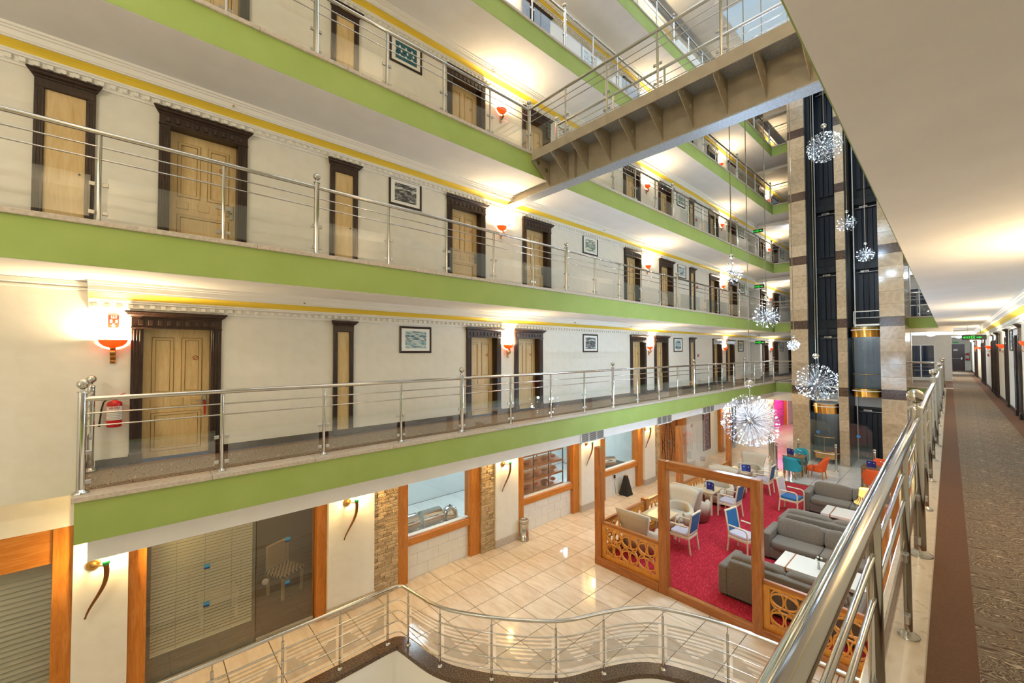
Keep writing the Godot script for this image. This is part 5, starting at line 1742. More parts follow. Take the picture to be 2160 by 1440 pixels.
func dome(at, r, label):
	var o = thing("dome_dish", label, "serving dish", at, "dome dishes of the buffet")
	var s = sf(); lathe(s, [Vector2(0, 0.0), Vector2(r * 0.8, 0.0), Vector2(r, 0.05), Vector2(r, 0.13), Vector2(0, 0.13)], 24); obj("pan", s, M.steel, o)
	s = sf()
	var pr = []
	for k in 9: pr.append(Vector2(r * cos(PI / 2 * k / 8), 0.13 + r * sin(PI / 2 * k / 8)))
	lathe(s, pr, 24); obj("cover", s, M.chrome, o)
	s = sf(); ball(s, V(0, 0.13 + r + 0.015, 0), 0.02, 10); obj("knob", s, M.black, o)

# ------------------------------------------------------------------ lounge
func soft(s, c, sz, e = 0.3, n = 16, m = 10):
	# cushion: a rounded block
	s.set_smooth_group(0)
	var pt = func(u, v):
		var cu = cos(u); var su = sin(u); var cv = cos(v); var sv = sin(v)
		var f = func(x, k): return sign(x) * pow(abs(x), k)
		return c + V(sz.x / 2 * f.call(cv, e) * f.call(cu, e), sz.y / 2 * f.call(sv, e * 1.4), sz.z / 2 * f.call(cv, e) * f.call(su, e))
	for i in n:
		for j in m:
			var u0 = TAU * (i + 0.5) / n
			var u1 = TAU * (i + 1.5) / n
			var v0 = -PI / 2 + PI * j / m
			var v1 = -PI / 2 + PI * (j + 1) / m
			var a = pt.call(u0, v0); var b = pt.call(u1, v0); var d = pt.call(u1, v1); var g = pt.call(u0, v1)
			if j == 0: out_tri(s, a, d, g, c)
			elif j == m - 1: out_tri(s, a, b, g, c)
			else: out_quad(s, a, b, d, g, c)

func lattice_panel(o, a, b, y0, y1, th = 0.05):
	# a, b: x/z ends of the panel. Frame boards and interlocking rings, cut from one board
	var d = (b - a).normalized()
	var L = (b - a).length()
	var K = Transform3D(Basis(V(d.x, 0, d.y), Vector3.UP, V(d.x, 0, d.y).cross(Vector3.UP)), V(a.x, 0, a.y))
	var keep = T
	T = K
	var s = sf()
	span(s, V(0, y1 - 0.07, -th / 2 - 0.01), V(L, y1, th / 2 + 0.01), 0.006); obj("top_rail", s, M.wood2_h, o)
	s = sf()
	span(s, V(0, y0, -th / 2), V(0.10, y1 - 0.07, th / 2), 0.004); span(s, V(L - 0.10, y0, -th / 2), V(L, y1 - 0.07, th / 2), 0.004); span(s, V(0.10, y0, -th / 2), V(L - 0.10, y0 + 0.09, th / 2), 0.004); span(s, V(0.10, y1 - 0.12, -th / 2), V(L - 0.10, y1 - 0.07, th / 2), 0.004)
	obj("panel_frame", s, M.lattice, o)
	s = sf()
	var w = L - 0.2
	var h = y1 - y0 - 0.21
	var nc = max(2, int(round(w / 0.42)))
	var cw = w / nc
	var ch = h / 2
	for j in 2:
		for i in nc:
			var c = V(0.10 + cw * (i + 0.5), y0 + 0.09 + ch * (j + 0.5), 0)
			oval(s, c, cw * 0.5, ch * 0.42, 0.024, 0.030)
			for e in [-0.25, 0.25]: oval(s, c + V(cw * e, 0, 0), cw * 0.25, ch * 0.52, 0.022, 0.027)
	obj("ring_lattice", s, M.lattice, o)
	T = keep

func oval(s, c, rx, ry, t, d, n = 30):
	# flat oval ring of band width t and thickness d
	s.set_smooth_group(-1)
	for i in n:
		var a0 = TAU * i / n
		var a1 = TAU * (i + 1) / n
		var o0 = V(cos(a0) * rx, sin(a0) * ry, 0)
		var o1 = V(cos(a1) * rx, sin(a1) * ry, 0)
		var i0 = V(cos(a0) * (rx - t), sin(a0) * (ry - t), 0)
		var i1 = V(cos(a1) * (rx - t), sin(a1) * (ry - t), 0)
		var z = V(0, 0, d / 2)
		var m = c + (o0 + o1 + i0 + i1) / 4
		out_quad(s, c + i0 + z, c + i1 + z, c + o1 + z, c + o0 + z, m)
		out_quad(s, c + i0 - z, c + i1 - z, c + o1 - z, c + o0 - z, m)
		out_quad(s, c + o0 - z, c + o1 - z, c + o1 + z, c + o0 + z, m)
		out_quad(s, c + i0 - z, c + i1 - z, c + i1 + z, c + i0 + z, m)

func lounge():
	var s
	var p = struct("floor")
	s = sf(); span(s, V(-5.93, 0, -8.12), V(-0.6, 0.13, -17.95)); obj("platform", s, M.wood2, p)
	s = sf(); span(s, V(-5.85, 0.13, -8.22), V(-0.65, 0.15, -17.9)); obj("red_carpet", s, M.red_carpet, p)
	s = sf(); span(s, V(-4.18, 0.0, -8.085), V(-2.60, 0.155, -8.2), 0.006); obj("threshold", s, M.wood2_h, p)
	s = sf(); span(s, V(-5.95, 0.13, -17.88), V(-0.6, 0.155, -18.0), 0.004); obj("far_edging", s, M.brass, p)
	# front balustrade, left part
	var o = thing("lattice_balustrade", "ring-lattice wooden balustrade at the near left corner of the red carpet", "balustrade", Transform3D.IDENTITY, "lattice balustrades of the lounge")
	s = sf(); span(s, V(-5.97, 0, -8.07), V(-5.80, 2.73, -8.24), 0.006); obj("tall_post", s, M.wood2, o)
	s = sf(); span(s, V(-5.97, 0.0, -8.06), V(-4.36, 0.19, -8.22), 0.006); obj("base_board", s, M.wood2_h, o)
	lattice_panel(o, Vector2(-5.80, -8.15), Vector2(-4.36, -8.15), 0.19, 1.02)
	# gate
	o = thing("gate_frame", "tall wooden gate frame standing at the entrance of the red-carpeted lounge", "gate")
	s = sf(); span(s, V(-4.36, 0, -8.07), V(-4.18, 2.73, -8.24), 0.006); obj("gate_post", s, M.wood2, o)
	s = sf(); span(s, V(-2.60, 0, -8.07), V(-2.44, 2.73, -8.24), 0.006); obj("gate_post", s, M.wood2, o)
	s = sf(); span(s, V(-4.18, 2.56, -8.08), V(-2.60, 2.73, -8.23), 0.006); obj("lintel", s, M.wood2_h, o)
	o = thing("lattice_balustrade", "ring-lattice wooden balustrade right of the gate, behind the near curved railing", "balustrade", Transform3D.IDENTITY, "lattice balustrades of the lounge")
	s = sf(); span(s, V(-2.44, 0.0, -8.06), V(-0.78, 0.19, -8.22), 0.006); obj("base_board", s, M.wood2_h, o)
	lattice_panel(o, Vector2(-2.44, -8.15), Vector2(-0.95, -8.15), 0.19, 1.02)
	s = sf(); span(s, V(-0.95, 0, -8.07), V(-0.78, 2.73, -8.24), 0.006); obj("tall_post", s, M.wood2, o)
	# side balustrades
	var runs = [[-8.24, -10.14], [-10.26, -12.16], [-12.34, -14.1], [-14.22, -16.05]]
	for i in 4:
		o = thing("lattice_balustrade", "ring-lattice balustrade along the left side of the lounge, %s section from the gate" % NTH[i], "balustrade", Transform3D.IDENTITY, "lattice balustrades of the lounge")
		s = sf(); span(s, V(-5.98, 0, runs[i][0]), V(-5.80, 0.17, runs[i][1]), 0.006); obj("base_board", s, M.wood2_h, o)
		lattice_panel(o, Vector2(-5.89, runs[i][0]), Vector2(-5.89, runs[i][1]), 0.17, 0.98)
		var hh = 1.04 if i % 2 == 0 else 2.72
		s = sf(); span(s, V(-5.97, 0, runs[i][1]), V(-5.81, hh, runs[i][1] - 0.12 - (0.05 if hh > 2 else 0.0)), 0.006); obj("low_post" if hh < 2 else "tall_post", s, M.wood2, o)
	# glass screen beside the middle tall post
	o = thing("glass_screen", "clear glass screen with dark edge standing beside the tall lounge post", "glass screen")
	s = sf(); span(s, V(-5.90, 0.99, -12.35), V(-5.89, 2.7, -14.1)); obj("screen_pane", s, M.clear, o)
	for i in 3:
		o = thing("lounge_post", "tall wooden post at the right side of the lounge, %s from the front" % NTH[i], "post", V(-0.86, 0, [-10.2, -12.3, -16.2][i]), "wooden posts right of the lounge")
		s = sf(); span(s, V(-0.08, 0, -0.08), V(0.08, 2.73, 0.08), 0.006); obj("shaft", s, M.wood2, o)
		s = sf(); span(s, V(-0.10, 0, -0.10), V(0.10, 0.14, 0.10), 0.006); obj("foot", s, M.wood, o)
	o = thing("lattice_balustrade", "ring-lattice balustrade along the right side of the lounge, seen through the railing", "balustrade", Transform3D.IDENTITY, "lattice balustrades of the lounge")
	lattice_panel(o, Vector2(-0.86, -8.3), Vector2(-0.86, -10.1), 0.17, 0.98)
	lattice_panel(o, Vector2(-0.86, -10.3), Vector2(-0.86, -12.2), 0.17, 0.98)
	# wing armchairs in pairs round the square tables
	var wing = wing_chair()
	var tz = [-10.05, -12.92, -15.80]
	var lab = ["grey wing armchair nearest the front lattice panel, back to the camera", "grey wing armchair facing the camera beyond the nearest square table", "grey wing armchair back to back with the one at the nearest table", "grey wing armchair facing the camera beyond the middle square table", "grey wing armchair in the third pair, back to the camera", "grey wing armchair at the far end of the red carpet, facing the camera"]
	for i in 3:
		for e in [[0.92, 180.0], [-0.95, 0.0]]:
			var at = turned(-5.38, 0.15, tz[i] + e[0], e[1])
			var l = lab[i * 2 + (0 if e[1] > 90 else 1)]
			if i == 0 and e[1] > 90:
				wing.transform = at; wing.set_meta("label", l)
			else: dup(wing, at, l)
	var st = square_table()
	for i in 3:
		var l = "small square cream table, %s of three between the grey armchairs" % ["nearest", "middle", "farthest"][i]
		var at = turned(-5.38, 0.15, tz[i], 0)
		if i == 0:
			st.transform = at; st.set_meta("label", l)
		else: dup(st, at, l)
		menu(turned(-5.22 + 0.02 * i, 0.82, tz[i] + 0.05, [200, 160, 190][i]), "blue folded menu card standing on the %s square table" % ["nearest", "middle", "farthest"][i], i == 1)
		vase(V(-5.46, 0.82, tz[i] - 0.1), "small flower vase on the %s square table" % ["nearest", "middle", "farthest"][i])
	# light-wood armchairs
	var ac = arm_chair(M.blue_pad, M.stripe)
	ac.transform = turned(-4.74, 0.15, -10.02, -90); ac.set_meta("label", "light-wood armchair with blue back at the nearest square table")
	dup(ac, turned(-4.74, 0.15, -13.02, -92), "light-wood armchair with blue back at the middle square table")
	dup(ac, turned(-4.74, 0.15, -16.02, -90), "light-wood armchair with blue back at the farthest square table")
	dup(ac, turned(-3.66, 0.15, -10.86, 78), "light-wood armchair with blue back facing right, just behind the gate post")
	var a2 = arm_chair(M.stripe, M.blue_pad)
	a2.transform = turned(-3.60, 0.15, -14.72, 84); a2.set_meta("label", "light-wood armchair with blue seat and pale striped back beside the farthest sofa")
	# sofas
	var sofa = make_sofa()
	sofa.transform = turned(-2.30, 0.15, -9.12, 180); sofa.set_meta("label", "grey-brown sofa nearest the gate, seen from behind")
	dup(sofa, turned(-2.20, 0.15, -11.40, 0), "grey-brown sofa facing the camera behind the near coffee table")
	dup(sofa, turned(-2.20, 0.15, -12.66, 180), "grey-brown sofa back to back with the middle one, facing away")
	dup(sofa, turned(-2.28, 0.15, -15.45, 0), "grey-brown sofa at the far edge of the carpet, facing the camera")
	coffee_table(V(-2.02, 0.15, -10.35), "white coffee table with a wood inlay line in front of the near sofas")
	coffee_table(V(-2.0, 0.15, -14.42), "white coffee table with a wood inlay line in front of the far sofa")
	menu(turned(-1.85, 0.555, -10.45, 100), "blue upright menu card on the near coffee table", false)
	menu(turned(-1.55, 0.555, -14.4, 100), "blue upright menu card on the far coffee table", false)
	vase(V(-2.08, 0.555, -10.35), "slim silver bud vase with one white flower on the near coffee table")
	vase(V(-1.72, 0.555, -14.35), "small vase of white flowers on the far coffee table")
	# shaded lamp on a wooden pedestal
	var lp = thing("table_lamp", "lit fringed lampshade lamp on a wooden pedestal by the far sofa", "lamp", V(-1.70, 0.15, -13.55))
	s = sf(); span(s, V(-0.11, 0, -0.11), V(0.11, 0.92, 0.11), 0.006); obj("pedestal", s, M.wood2, lp)
	T = Transform3D(Basis.IDENTITY, V(0, 0.30, 0))
	s = sf(); lathe(s, [Vector2(0.08, 0.62), Vector2(0.05, 0.66), Vector2(0.02, 0.72), Vector2(0.035, 0.80), Vector2(0.012, 0.86), Vector2(0.012, 0.95)], 14); obj("stem", s, M.brass, lp)
	s = sf()
	var pr = [Vector2(0.26, 0.72), Vector2(0.20, 0.80), Vector2(0.165, 0.90), Vector2(0.15, 1.05), Vector2(0.15, 1.08)]
	for i in range(4): lathe(s, [pr[i], pr[i + 1]], 22)
	obj("lamp_shade", s, M.shade, lp)
	s = sf()
	for k in 26:
		var a = TAU * k / 26
		tube(s, [V(0.262 * cos(a), 0.70, 0.262 * sin(a)), V(0.203 * cos(a), 0.80, 0.203 * sin(a)), V(0.168 * cos(a + 0.06), 0.90, 0.168 * sin(a + 0.06))], 0.008, 4); cyl(s, V(0.262 * cos(a), 0.72, 0.262 * sin(a)), V(0.262 * cos(a), 0.64, 0.262 * sin(a)), 0.006, 0.004, 4)
	obj("lace_fringe", s, M.lace, lp)
	s = sf(); ball(s, V(0, 0.98, 0), 0.03, 10); obj("bulb", s, M.bulb, lp)
	T = Transform3D.IDENTITY
	omni(lp, V(0, 1.40, 0), Color(1.0, 0.74, 0.38), 0.5, 0.05)

func wing_chair():
	var o = thing("wing_armchair", "", "armchair", Transform3D.IDENTITY, "grey wing armchairs")
	var s = sf()
	# curved arm shell
	var n = 24
	var rows = []
	for i in n + 1:
		var a = lerp(-2.25, 2.25, i / float(n))
		var d = V(sin(a), 0, -cos(a))
		var k = smoothstep(0.7, 1.6, abs(a))
		var top = lerp(0.66, 0.55, k)
		var ro = 0.385 + 0.03 * k
		var flare = 0.04 * k
		rows.append([d * ro + V(0, 0.04, 0), d * (ro + flare) + V(0, top - 0.03, 0), d * (ro + flare - 0.03) + V(0, top + 0.015, 0), d * (ro + flare - 0.10) + V(0, top + 0.01, 0), d * (ro - 0.10) + V(0, top - 0.04, 0), d * (ro - 0.09) + V(0, 0.30, 0)])
	s.set_smooth_group(0)
	for i in n:
		var c = Vector3.ZERO
		for e in rows[i]: c += e / 12.0
		for e in rows[i + 1]: c += e / 12.0
		for j in 6:
			var j2 = (j + 1) % 6
			out_quad(s, rows[i][j], rows[i + 1][j], rows[i + 1][j2], rows[i][j2], c)
	s.set_smooth_group(-1)
	for e in [0, n]:
		var c = Vector3.ZERO
		for q in rows[e]: c += q / 6.0
		for j in 6: out_tri(s, c, rows[e][j], rows[e][(j + 1) % 6], rows[12][3] + V(0, 0, 0.2))
	obj("arm_shell", s, M.chair_grey, o)
	# fan-shaped back
	s = sf()
	s.set_smooth_group(0)
	var g = []
	for j in 7:
		var t = j / 6.0
		var row = []
		for i in 11:
			var u = i / 10.0 * 2 - 1
			var w = lerp(0.27, 0.44, t)
			row.append(V(u * w, 0.28 + 0.78 * t - 0.03 * u * u * t, -0.27 - 0.13 * t + 0.10 * u * u * (1 - 0.4 * t)))
		g.append(row)
	var off = V(0, 0, -0.085)
	for j in 6:
		for i in 10:
			var c = (g[j][i] + g[j + 1][i + 1]) / 2 + off / 2
			out_quad(s, g[j][i], g[j][i + 1], g[j + 1][i + 1], g[j + 1][i], c)
			out_quad(s, g[j][i] + off, g[j][i + 1] + off, g[j + 1][i + 1] + off, g[j + 1][i] + off, c)
	for j in 6:
		for i in [0, 10]: out_quad(s, g[j][i], g[j + 1][i], g[j + 1][i] + off, g[j][i] + off, g[j][5])
	for i in 10: out_quad(s, g[6][i], g[6][i + 1], g[6][i + 1] + off, g[6][i] + off, g[3][5])
	obj("backrest", s, M.chair_grey, o)
	s = sf(); soft(s, V(0, 0.36, 0.02), V(0.66, 0.16, 0.66), 0.45); obj("seat", s, M.chair_grey, o)
	s = sf(); soft(s, V(0, 0.18, 0.08), V(0.68, 0.26, 0.60), 0.3); obj("base", s, M.chair_grey, o)
	s = sf(); cyl(s, V(0, 0, 0), V(0, 0.05, 0), 0.36, 0.36, 24); obj("plinth", s, M.black, o)
	return o

func square_table():
	var o = thing("square_table", "", "table", Transform3D.IDENTITY, "square lounge tables")
	var s = sf(); span(s, V(-0.33, 0.63, -0.36), V(0.33, 0.67, 0.36), 0.006); obj("tabletop", s, M.tabletop, o)
	s = sf(); span(s, V(-0.28, 0.57, -0.31), V(0.28, 0.63, 0.31), 0.004); obj("apron", s, M.cream, o)
	for e in [[-0.26, -0.29], [0.26, -0.29], [-0.26, 0.29], [0.26, 0.29]]:
		s = sf(); span(s, V(e[0] - 0.025, 0, e[1] - 0.025), V(e[0] + 0.025, 0.6, e[1] + 0.025), 0.004); obj("leg", s, M.cream, o)
	return o

func menu(F, label, thick):
	var o = thing("menu_card", label, "menu", F, "menu cards")
	for sg in [-1, 1]:
		var s = sf()
		var keep = T
		T = Transform3D(Basis(Vector3.UP, sg * 0.38), Vector3.ZERO) * Transform3D(Basis(V(1, 0, 0), 0.0), V(0, 0, 0))
		span(s, V(sg * 0.001, 0, -0.002), V(sg * 0.15, 0.23, 0.002))
		T = keep
		obj("cover", s, M.menu if sg < 0 or thick else M.menu2, o)
	var s = sf()
	var keep = T
	T = Transform3D(Basis(Vector3.UP, -0.38), Vector3.ZERO)
	span(s, V(-0.09, 0.145, -0.0035), V(-0.06, 0.17, 0.0035)); span(s, V(-0.09, 0.03, -0.003), V(-0.06, 0.036, 0.003))
	T = Transform3D(Basis(Vector3.UP, 0.38), Vector3.ZERO)
	span(s, V(0.06, 0.145, -0.0035), V(0.09, 0.17, 0.0035))
	T = keep
	obj("emblem", s, M.white, o)

func vase(at, label):
	var o = thing("bud_vase", label, "vase", at, "bud vases")
	var s = sf(); lathe(s, [Vector2(0, 0), Vector2(0.026, 0.0), Vector2(0.028, 0.03), Vector2(0.018, 0.08), Vector2(0.020, 0.11), Vector2(0.015, 0.11), Vector2(0.013, 0.08)], 14); obj("body", s, M.steel, o)
	for k in 3:
		var a = TAU * k / 3.0 + at.z
		var tip = V(0.05 * cos(a), 0.19 + 0.02 * k, 0.05 * sin(a))
		s = sf(); tube(s, [V(0, 0.08, 0), V(tip.x * 0.4, 0.14, tip.z * 0.4), tip], 0.003, 5); obj("stem", s, M.leafgreen, o)
		s = sf(); ball(s, tip, 0.022, 8, 0.8); obj("bloom", s, M.petal, o)

func arm_chair(pad, seat):
	var o = thing("armchair", "", "armchair", Transform3D.IDENTITY, "light-wood armchairs")
	var s
	for sx in [-1, 1]:
		s = sf()
		var x = sx * 0.255
		tube(s, [V(x, 0, 0.24), V(x, 0.56, 0.24), V(x, 0.62, 0.22), V(x, 0.645, 0.17), V(x, 0.645, -0.20)], 0.021, 6); obj("front_leg", s, M.cream_wood, o)
		s = sf()
		tube(s, [V(sx * 0.225, 0, -0.27), V(sx * 0.225, 0.42, -0.22), V(sx * 0.225, 0.95, -0.31)], 0.022, 6); obj("rear_leg", s, M.cream_wood, o)
	s = sf(); span(s, V(-0.25, 0.34, -0.24), V(0.25, 0.40, 0.24), 0.006); obj("seat_rail", s, M.cream_wood, o)
	s = sf(); soft(s, V(0, 0.43, 0.0), V(0.48, 0.09, 0.47), 0.25); obj("seat", s, seat, o)
	s = sf()
	var keep = T
	T = Transform3D(Basis(V(1, 0, 0), -0.17), V(0, 0.70, -0.275))
	span(s, V(-0.21, -0.22, -0.018), V(0.21, 0.24, 0.018), 0.012); obj("back_pad", s, pad, o)
	s = sf(); span(s, V(-0.24, 0.235, -0.02), V(0.24, 0.275, 0.02), 0.008); span(s, V(-0.22, -0.25, -0.018), V(0.22, -0.22, 0.018), 0.006)
	T = keep
	obj("back_rail", s, M.cream_wood, o)
	return o

func make_sofa():
	var o = thing("sofa", "", "sofa", Transform3D.IDENTITY, "grey-brown lounge sofas")
	var w = 2.2
	var s = sf(); span(s, V(-w / 2 + 0.16, 0.05, -0.42), V(w / 2 - 0.16, 0.27, 0.44), 0.02); obj("base", s, M.sofa, o)
	for sg in [-1, 1]:
		s = sf(); span(s, V(sg * w / 2, 0.04, -0.46), V(sg * (w / 2 - 0.17), 0.60, 0.46), 0.025); obj("arm", s, M.sofa, o)
		s = sf(); soft(s, V(sg * 0.465, 0.345, 0.10), V(0.93, 0.19, 0.72), 0.22); obj("seat_cushion", s, M.sofa, o)
		s = sf()
		var keep = T
		T = Transform3D(Basis(V(1, 0, 0), -0.24), V(sg * 0.465, 0.60, -0.19))
		soft(s, Vector3.ZERO, V(0.94, 0.46, 0.22), 0.38)
		T = keep
		obj("back_cushion", s, M.sofa, o)
	s = sf(); span(s, V(-w / 2 + 0.165, 0.05, -0.46), V(w / 2 - 0.165, 0.62, -0.29), 0.02); obj("back", s, M.sofa, o)
	s = sf(); soft(s, V(0, 0.66, -0.37), V(w - 0.36, 0.17, 0.19), 0.3); obj("back_roll", s, M.sofa, o)
	s = sf(); span(s, V(-w / 2 + 0.05, 0.0, -0.40), V(w / 2 - 0.05, 0.06, 0.40)); obj("plinth", s, M.black, o)
	return o

func coffee_table(at, label):
	var o = thing("coffee_table", label, "coffee table", at, "white coffee tables")
	var s = sf(); span(s, V(-0.75, 0.33, -0.41), V(-0.555, 0.40, 0.41), 0.005); span(s, V(-0.535, 0.33, -0.41), V(0.75, 0.40, 0.41), 0.005); obj("top", s, M.coffee, o)
	s = sf(); span(s, V(-0.556, 0.33, -0.41), V(-0.534, 0.401, 0.41)); obj("inlay", s, M.wood2, o)
	s = sf(); span(s, V(-0.75, 0.0, -0.40), V(-0.56, 0.33, 0.40), 0.004); span(s, V(0.56, 0.0, -0.40), V(0.75, 0.33, 0.40), 0.004); obj("side", s, M.cream, o)
	s = sf(); span(s, V(-0.56, 0.06, -0.38), V(0.56, 0.24, 0.38), 0.004); obj("drawer_box", s, M.cream, o)

# ------------------------------------------------------------------ stair opening
const KERB := [Vector2(-6.68, 8.5), Vector2(-6.68, 4.0), Vector2(-6.68, 0.0), Vector2(-6.69, -2.4), Vector2(-6.70, -3.22), Vector2(-6.64, -3.42), Vector2(-6.45, -3.47), Vector2(-5.68, -3.61), Vector2(-5.1, -3.93), Vector2(-4.55, -4.36), Vector2(-4.12, -4.82), Vector2(-3.86, -5.36), Vector2(-3.58, -5.86), Vector2(-3.2, -6.2), Vector2(-2.43, -6.5), Vector2(-1.6, -6.6), Vector2(-0.75, -6.62)]

func kerb_path(from_i = 0, n = 6):
	var out = []
	for i in range(from_i, KERB.size() - 1):
		var p0 = KERB[max(i - 1, 0)]
		var p1 = KERB[i]
		var p2 = KERB[i + 1]
		var p3 = KERB[min(i + 2, KERB.size() - 1)]
		var m = n if i > 2 else 1
		for k in m:
			var t = k / float(m)
			out.append(0.5 * (2 * p1 + (p2 - p0) * t + (2 * p0 - 5 * p1 + 4 * p2 - p3) * t * t + (3 * p1 - p0 - 3 * p2 + p3) * t * t * t) if i > 2 else p1.lerp(p2, t))
	out.append(KERB[-1])
	return out

func shifted(path, d):
	var out = []
	for i in path.size():
		var t = (path[min(i + 1, path.size() - 1)] - path[max(i - 1, 0)]).normalized()
		out.append(path[i] + Vector2(-t.y, t.x) * d)
	return out

func void_outline(_d):
	var p = shifted(kerb_path(), 0.10)
	p[0] = Vector2(p[0].x, 9.5)
	p[-1].x = -0.70
	p.append(Vector2(-0.70, 9.5))
	return p

func stairwell():
	var path = kerb_path()
	var s = sf()
	var a = shifted(path, 0.135)
	var b = shifted(path, -0.11)
	s.set_smooth_group(-1)
	for i in path.size() - 1:
		var c = V((a[i].x + b[i + 1].x) / 2, 0, (a[i].y + b[i + 1].y) / 2)
		var A0 = V(a[i].x, 0.03, a[i].y); var A1 = V(a[i + 1].x, 0.03, a[i + 1].y)
		var B0 = V(b[i].x, 0.03, b[i].y); var B1 = V(b[i + 1].x, 0.03, b[i + 1].y)
		var dn = V(0, -0.07, 0)
		out_quad(s, A0, A1, B1, B0, c); out_quad(s, A0, A1, A1 + dn, A0 + dn, c); out_quad(s, B0, B1, B1 + dn, B0 + dn, c); out_quad(s, A0 + dn, A1 + dn, B1 + dn, B0 + dn, c)
	var o = obj("trim_60", s, M.granite)
	o.set_meta("kind", "structure")
	# white lining of the opening, and the floor below
	s = sf()
	a = shifted(path, 0.12)
	b = shifted(path, -0.02)
	for i in path.size() - 1:
		s.set_smooth_group(-1)
		quad(s, V(a[i].x, -3.2, a[i].y), V(a[i].x, -0.04, a[i].y), V(a[i + 1].x, -0.04, a[i + 1].y), V(a[i + 1].x, -3.2, a[i + 1].y))
	var w = struct("wall_stair")
	obj("plaster", s, M.white, w)
	s = sf(); span(s, V(-0.75, -3.2, 8.5), V(-0.6, -0.02, -6.7)); obj("side_plaster", s, M.white, w)
	s = sf(); span(s, V(-8.6, -3.4, 9), V(1.4, -3.2, -8)); var f = obj("floor", s, M.tile1); f.set_meta("kind", "structure")
	# railing
	var posts = [Vector2(-6.69, 1.7), Vector2(-6.69, 0.87), Vector2(-6.69, 0.05), Vector2(-6.69, -0.78), Vector2(-6.69, -1.61), Vector2(-6.69, -2.42), Vector2(-6.70, -3.22), Vector2(-6.45, -3.47), Vector2(-5.68, -3.61), Vector2(-4.93, -4.05), Vector2(-4.21, -4.71), Vector2(-3.84, -5.40), Vector2(-3.26, -6.15), Vector2(-2.43, -6.50), Vector2(-1.6, -6.60), Vector2(-0.8, -6.62)]
	o = thing("curved_railing", "curved chrome railing with frosted-pattern glass round the stair opening on the ground floor", "railing")
	var fine = []
	for p in path:
		if p.y < 2.0: fine.append(p)
	fine.push_front(Vector2(-6.68, 1.9))
	if not cache.has("stairpost"):
		s = sf(); cyl(s, V(0, 0.03, 0), V(0, 0.84, 0), 0.019, 0.019, 12); cyl(s, V(0, 0.84, 0), V(0, 0.95, 0), 0.009, 0.009, 8)
		lathe(s, [Vector2(0.045, 0.03), Vector2(0.045, 0.042), Vector2(0.03, 0.055), Vector2(0.019, 0.065)], 14)
		cache.stairpost = mesh_of(s, M.chrome)
	for p in posts: put("post", cache.stairpost, o, V(p.x, 0, p.y))
	for e in [[0.955, 0.027, "handrail", 12], [0.74, 0.009, "rail", 6], [0.56, 0.009, "rail", 6], [0.38, 0.009, "rail", 6], [0.20, 0.009, "rail", 6]]:
		var pts = []
		var src = fine if e[2] == "handrail" else shifted(fine, 0.028)
		for p in src: pts.append(V(p.x, e[0], p.y))
		s = sf(); tube(s, pts, e[1], e[3]); obj(e[2], s, M.chrome, o)
	var m = frosted()
	for i in posts.size() - 1:
		if i == 6: continue
		s = sf()
		var p0 = posts[i]
		var p1 = posts[i + 1]
		var seg = []
		for k in 9:
			var t = lerp(0.05, 0.95, k / 8.0)
			seg.append(near_path(fine, p0.lerp(p1, t)) if i > 6 else p0.lerp(p1, t))
		seg = shifted(seg, -0.03)
		s.set_smooth_group(0)
		for k in 8:
			var q0 = V(seg[k].x, 0.10, seg[k].y); var q1 = V(seg[k + 1].x, 0.10, seg[k + 1].y)
			var up = V(0, 0.74, 0)
			for v in [[q0, k, 1], [q0 + up, k, 0], [q1 + up, k + 1, 0], [q0, k, 1], [q1 + up, k + 1, 0], [q1, k + 1, 1]]:
				s.set_uv(Vector2(v[1] / 8.0, v[2])); s.add_vertex(v[0])
		obj("glass_panel", s, m, o)

func near_path(path, p):
	var best = path[0]
	var bd = 1e9
	for i in path.size() - 1:
		var q = Geometry2D.get_closest_point_to_segment(p, path[i], path[i + 1])
		if q.distance_squared_to(p) < bd:
			bd = q.distance_squared_to(p); best = q
	return best

func frosted():
	# sand-blasted stripes with a stepped triangle left clear
	var W = 256
	var H = 192
	var im := Image.create(W, H, false, Image.FORMAT_RGBA8)
	for y in H:
		for x in W:
			var v = y / float(H)
			var u = abs(x / float(W) - 0.5)
			var a = 0.04
			if x > 5 and x < W - 5 and v > 0.18 and v < 0.84:
				if v < 0.42:
					a = 0.48 if int((v - 0.18) / 0.04) % 2 == 0 else 0.04
					if u < 0.40 and int((v - 0.18) / 0.04) % 2 == 1: a = 0.0
				else:
					a = 0.48
					var q = (v - 0.44) / 0.085
					if q >= 0.0 and q < 4.0 and q - int(q) < 0.5 and u < 0.33 - 0.082 * q: a = 0.0
			im.set_pixel(x, y, Color(0.62, 0.57, 0.51, a))
	var m = mat(Color.WHITE, 0.08)
	m.albedo_texture = ImageTexture.create_from_image(im)
	m.transparency = BaseMaterial3D.TRANSPARENCY_ALPHA
	m.cull_mode = BaseMaterial3D.CULL_DISABLED
	return m

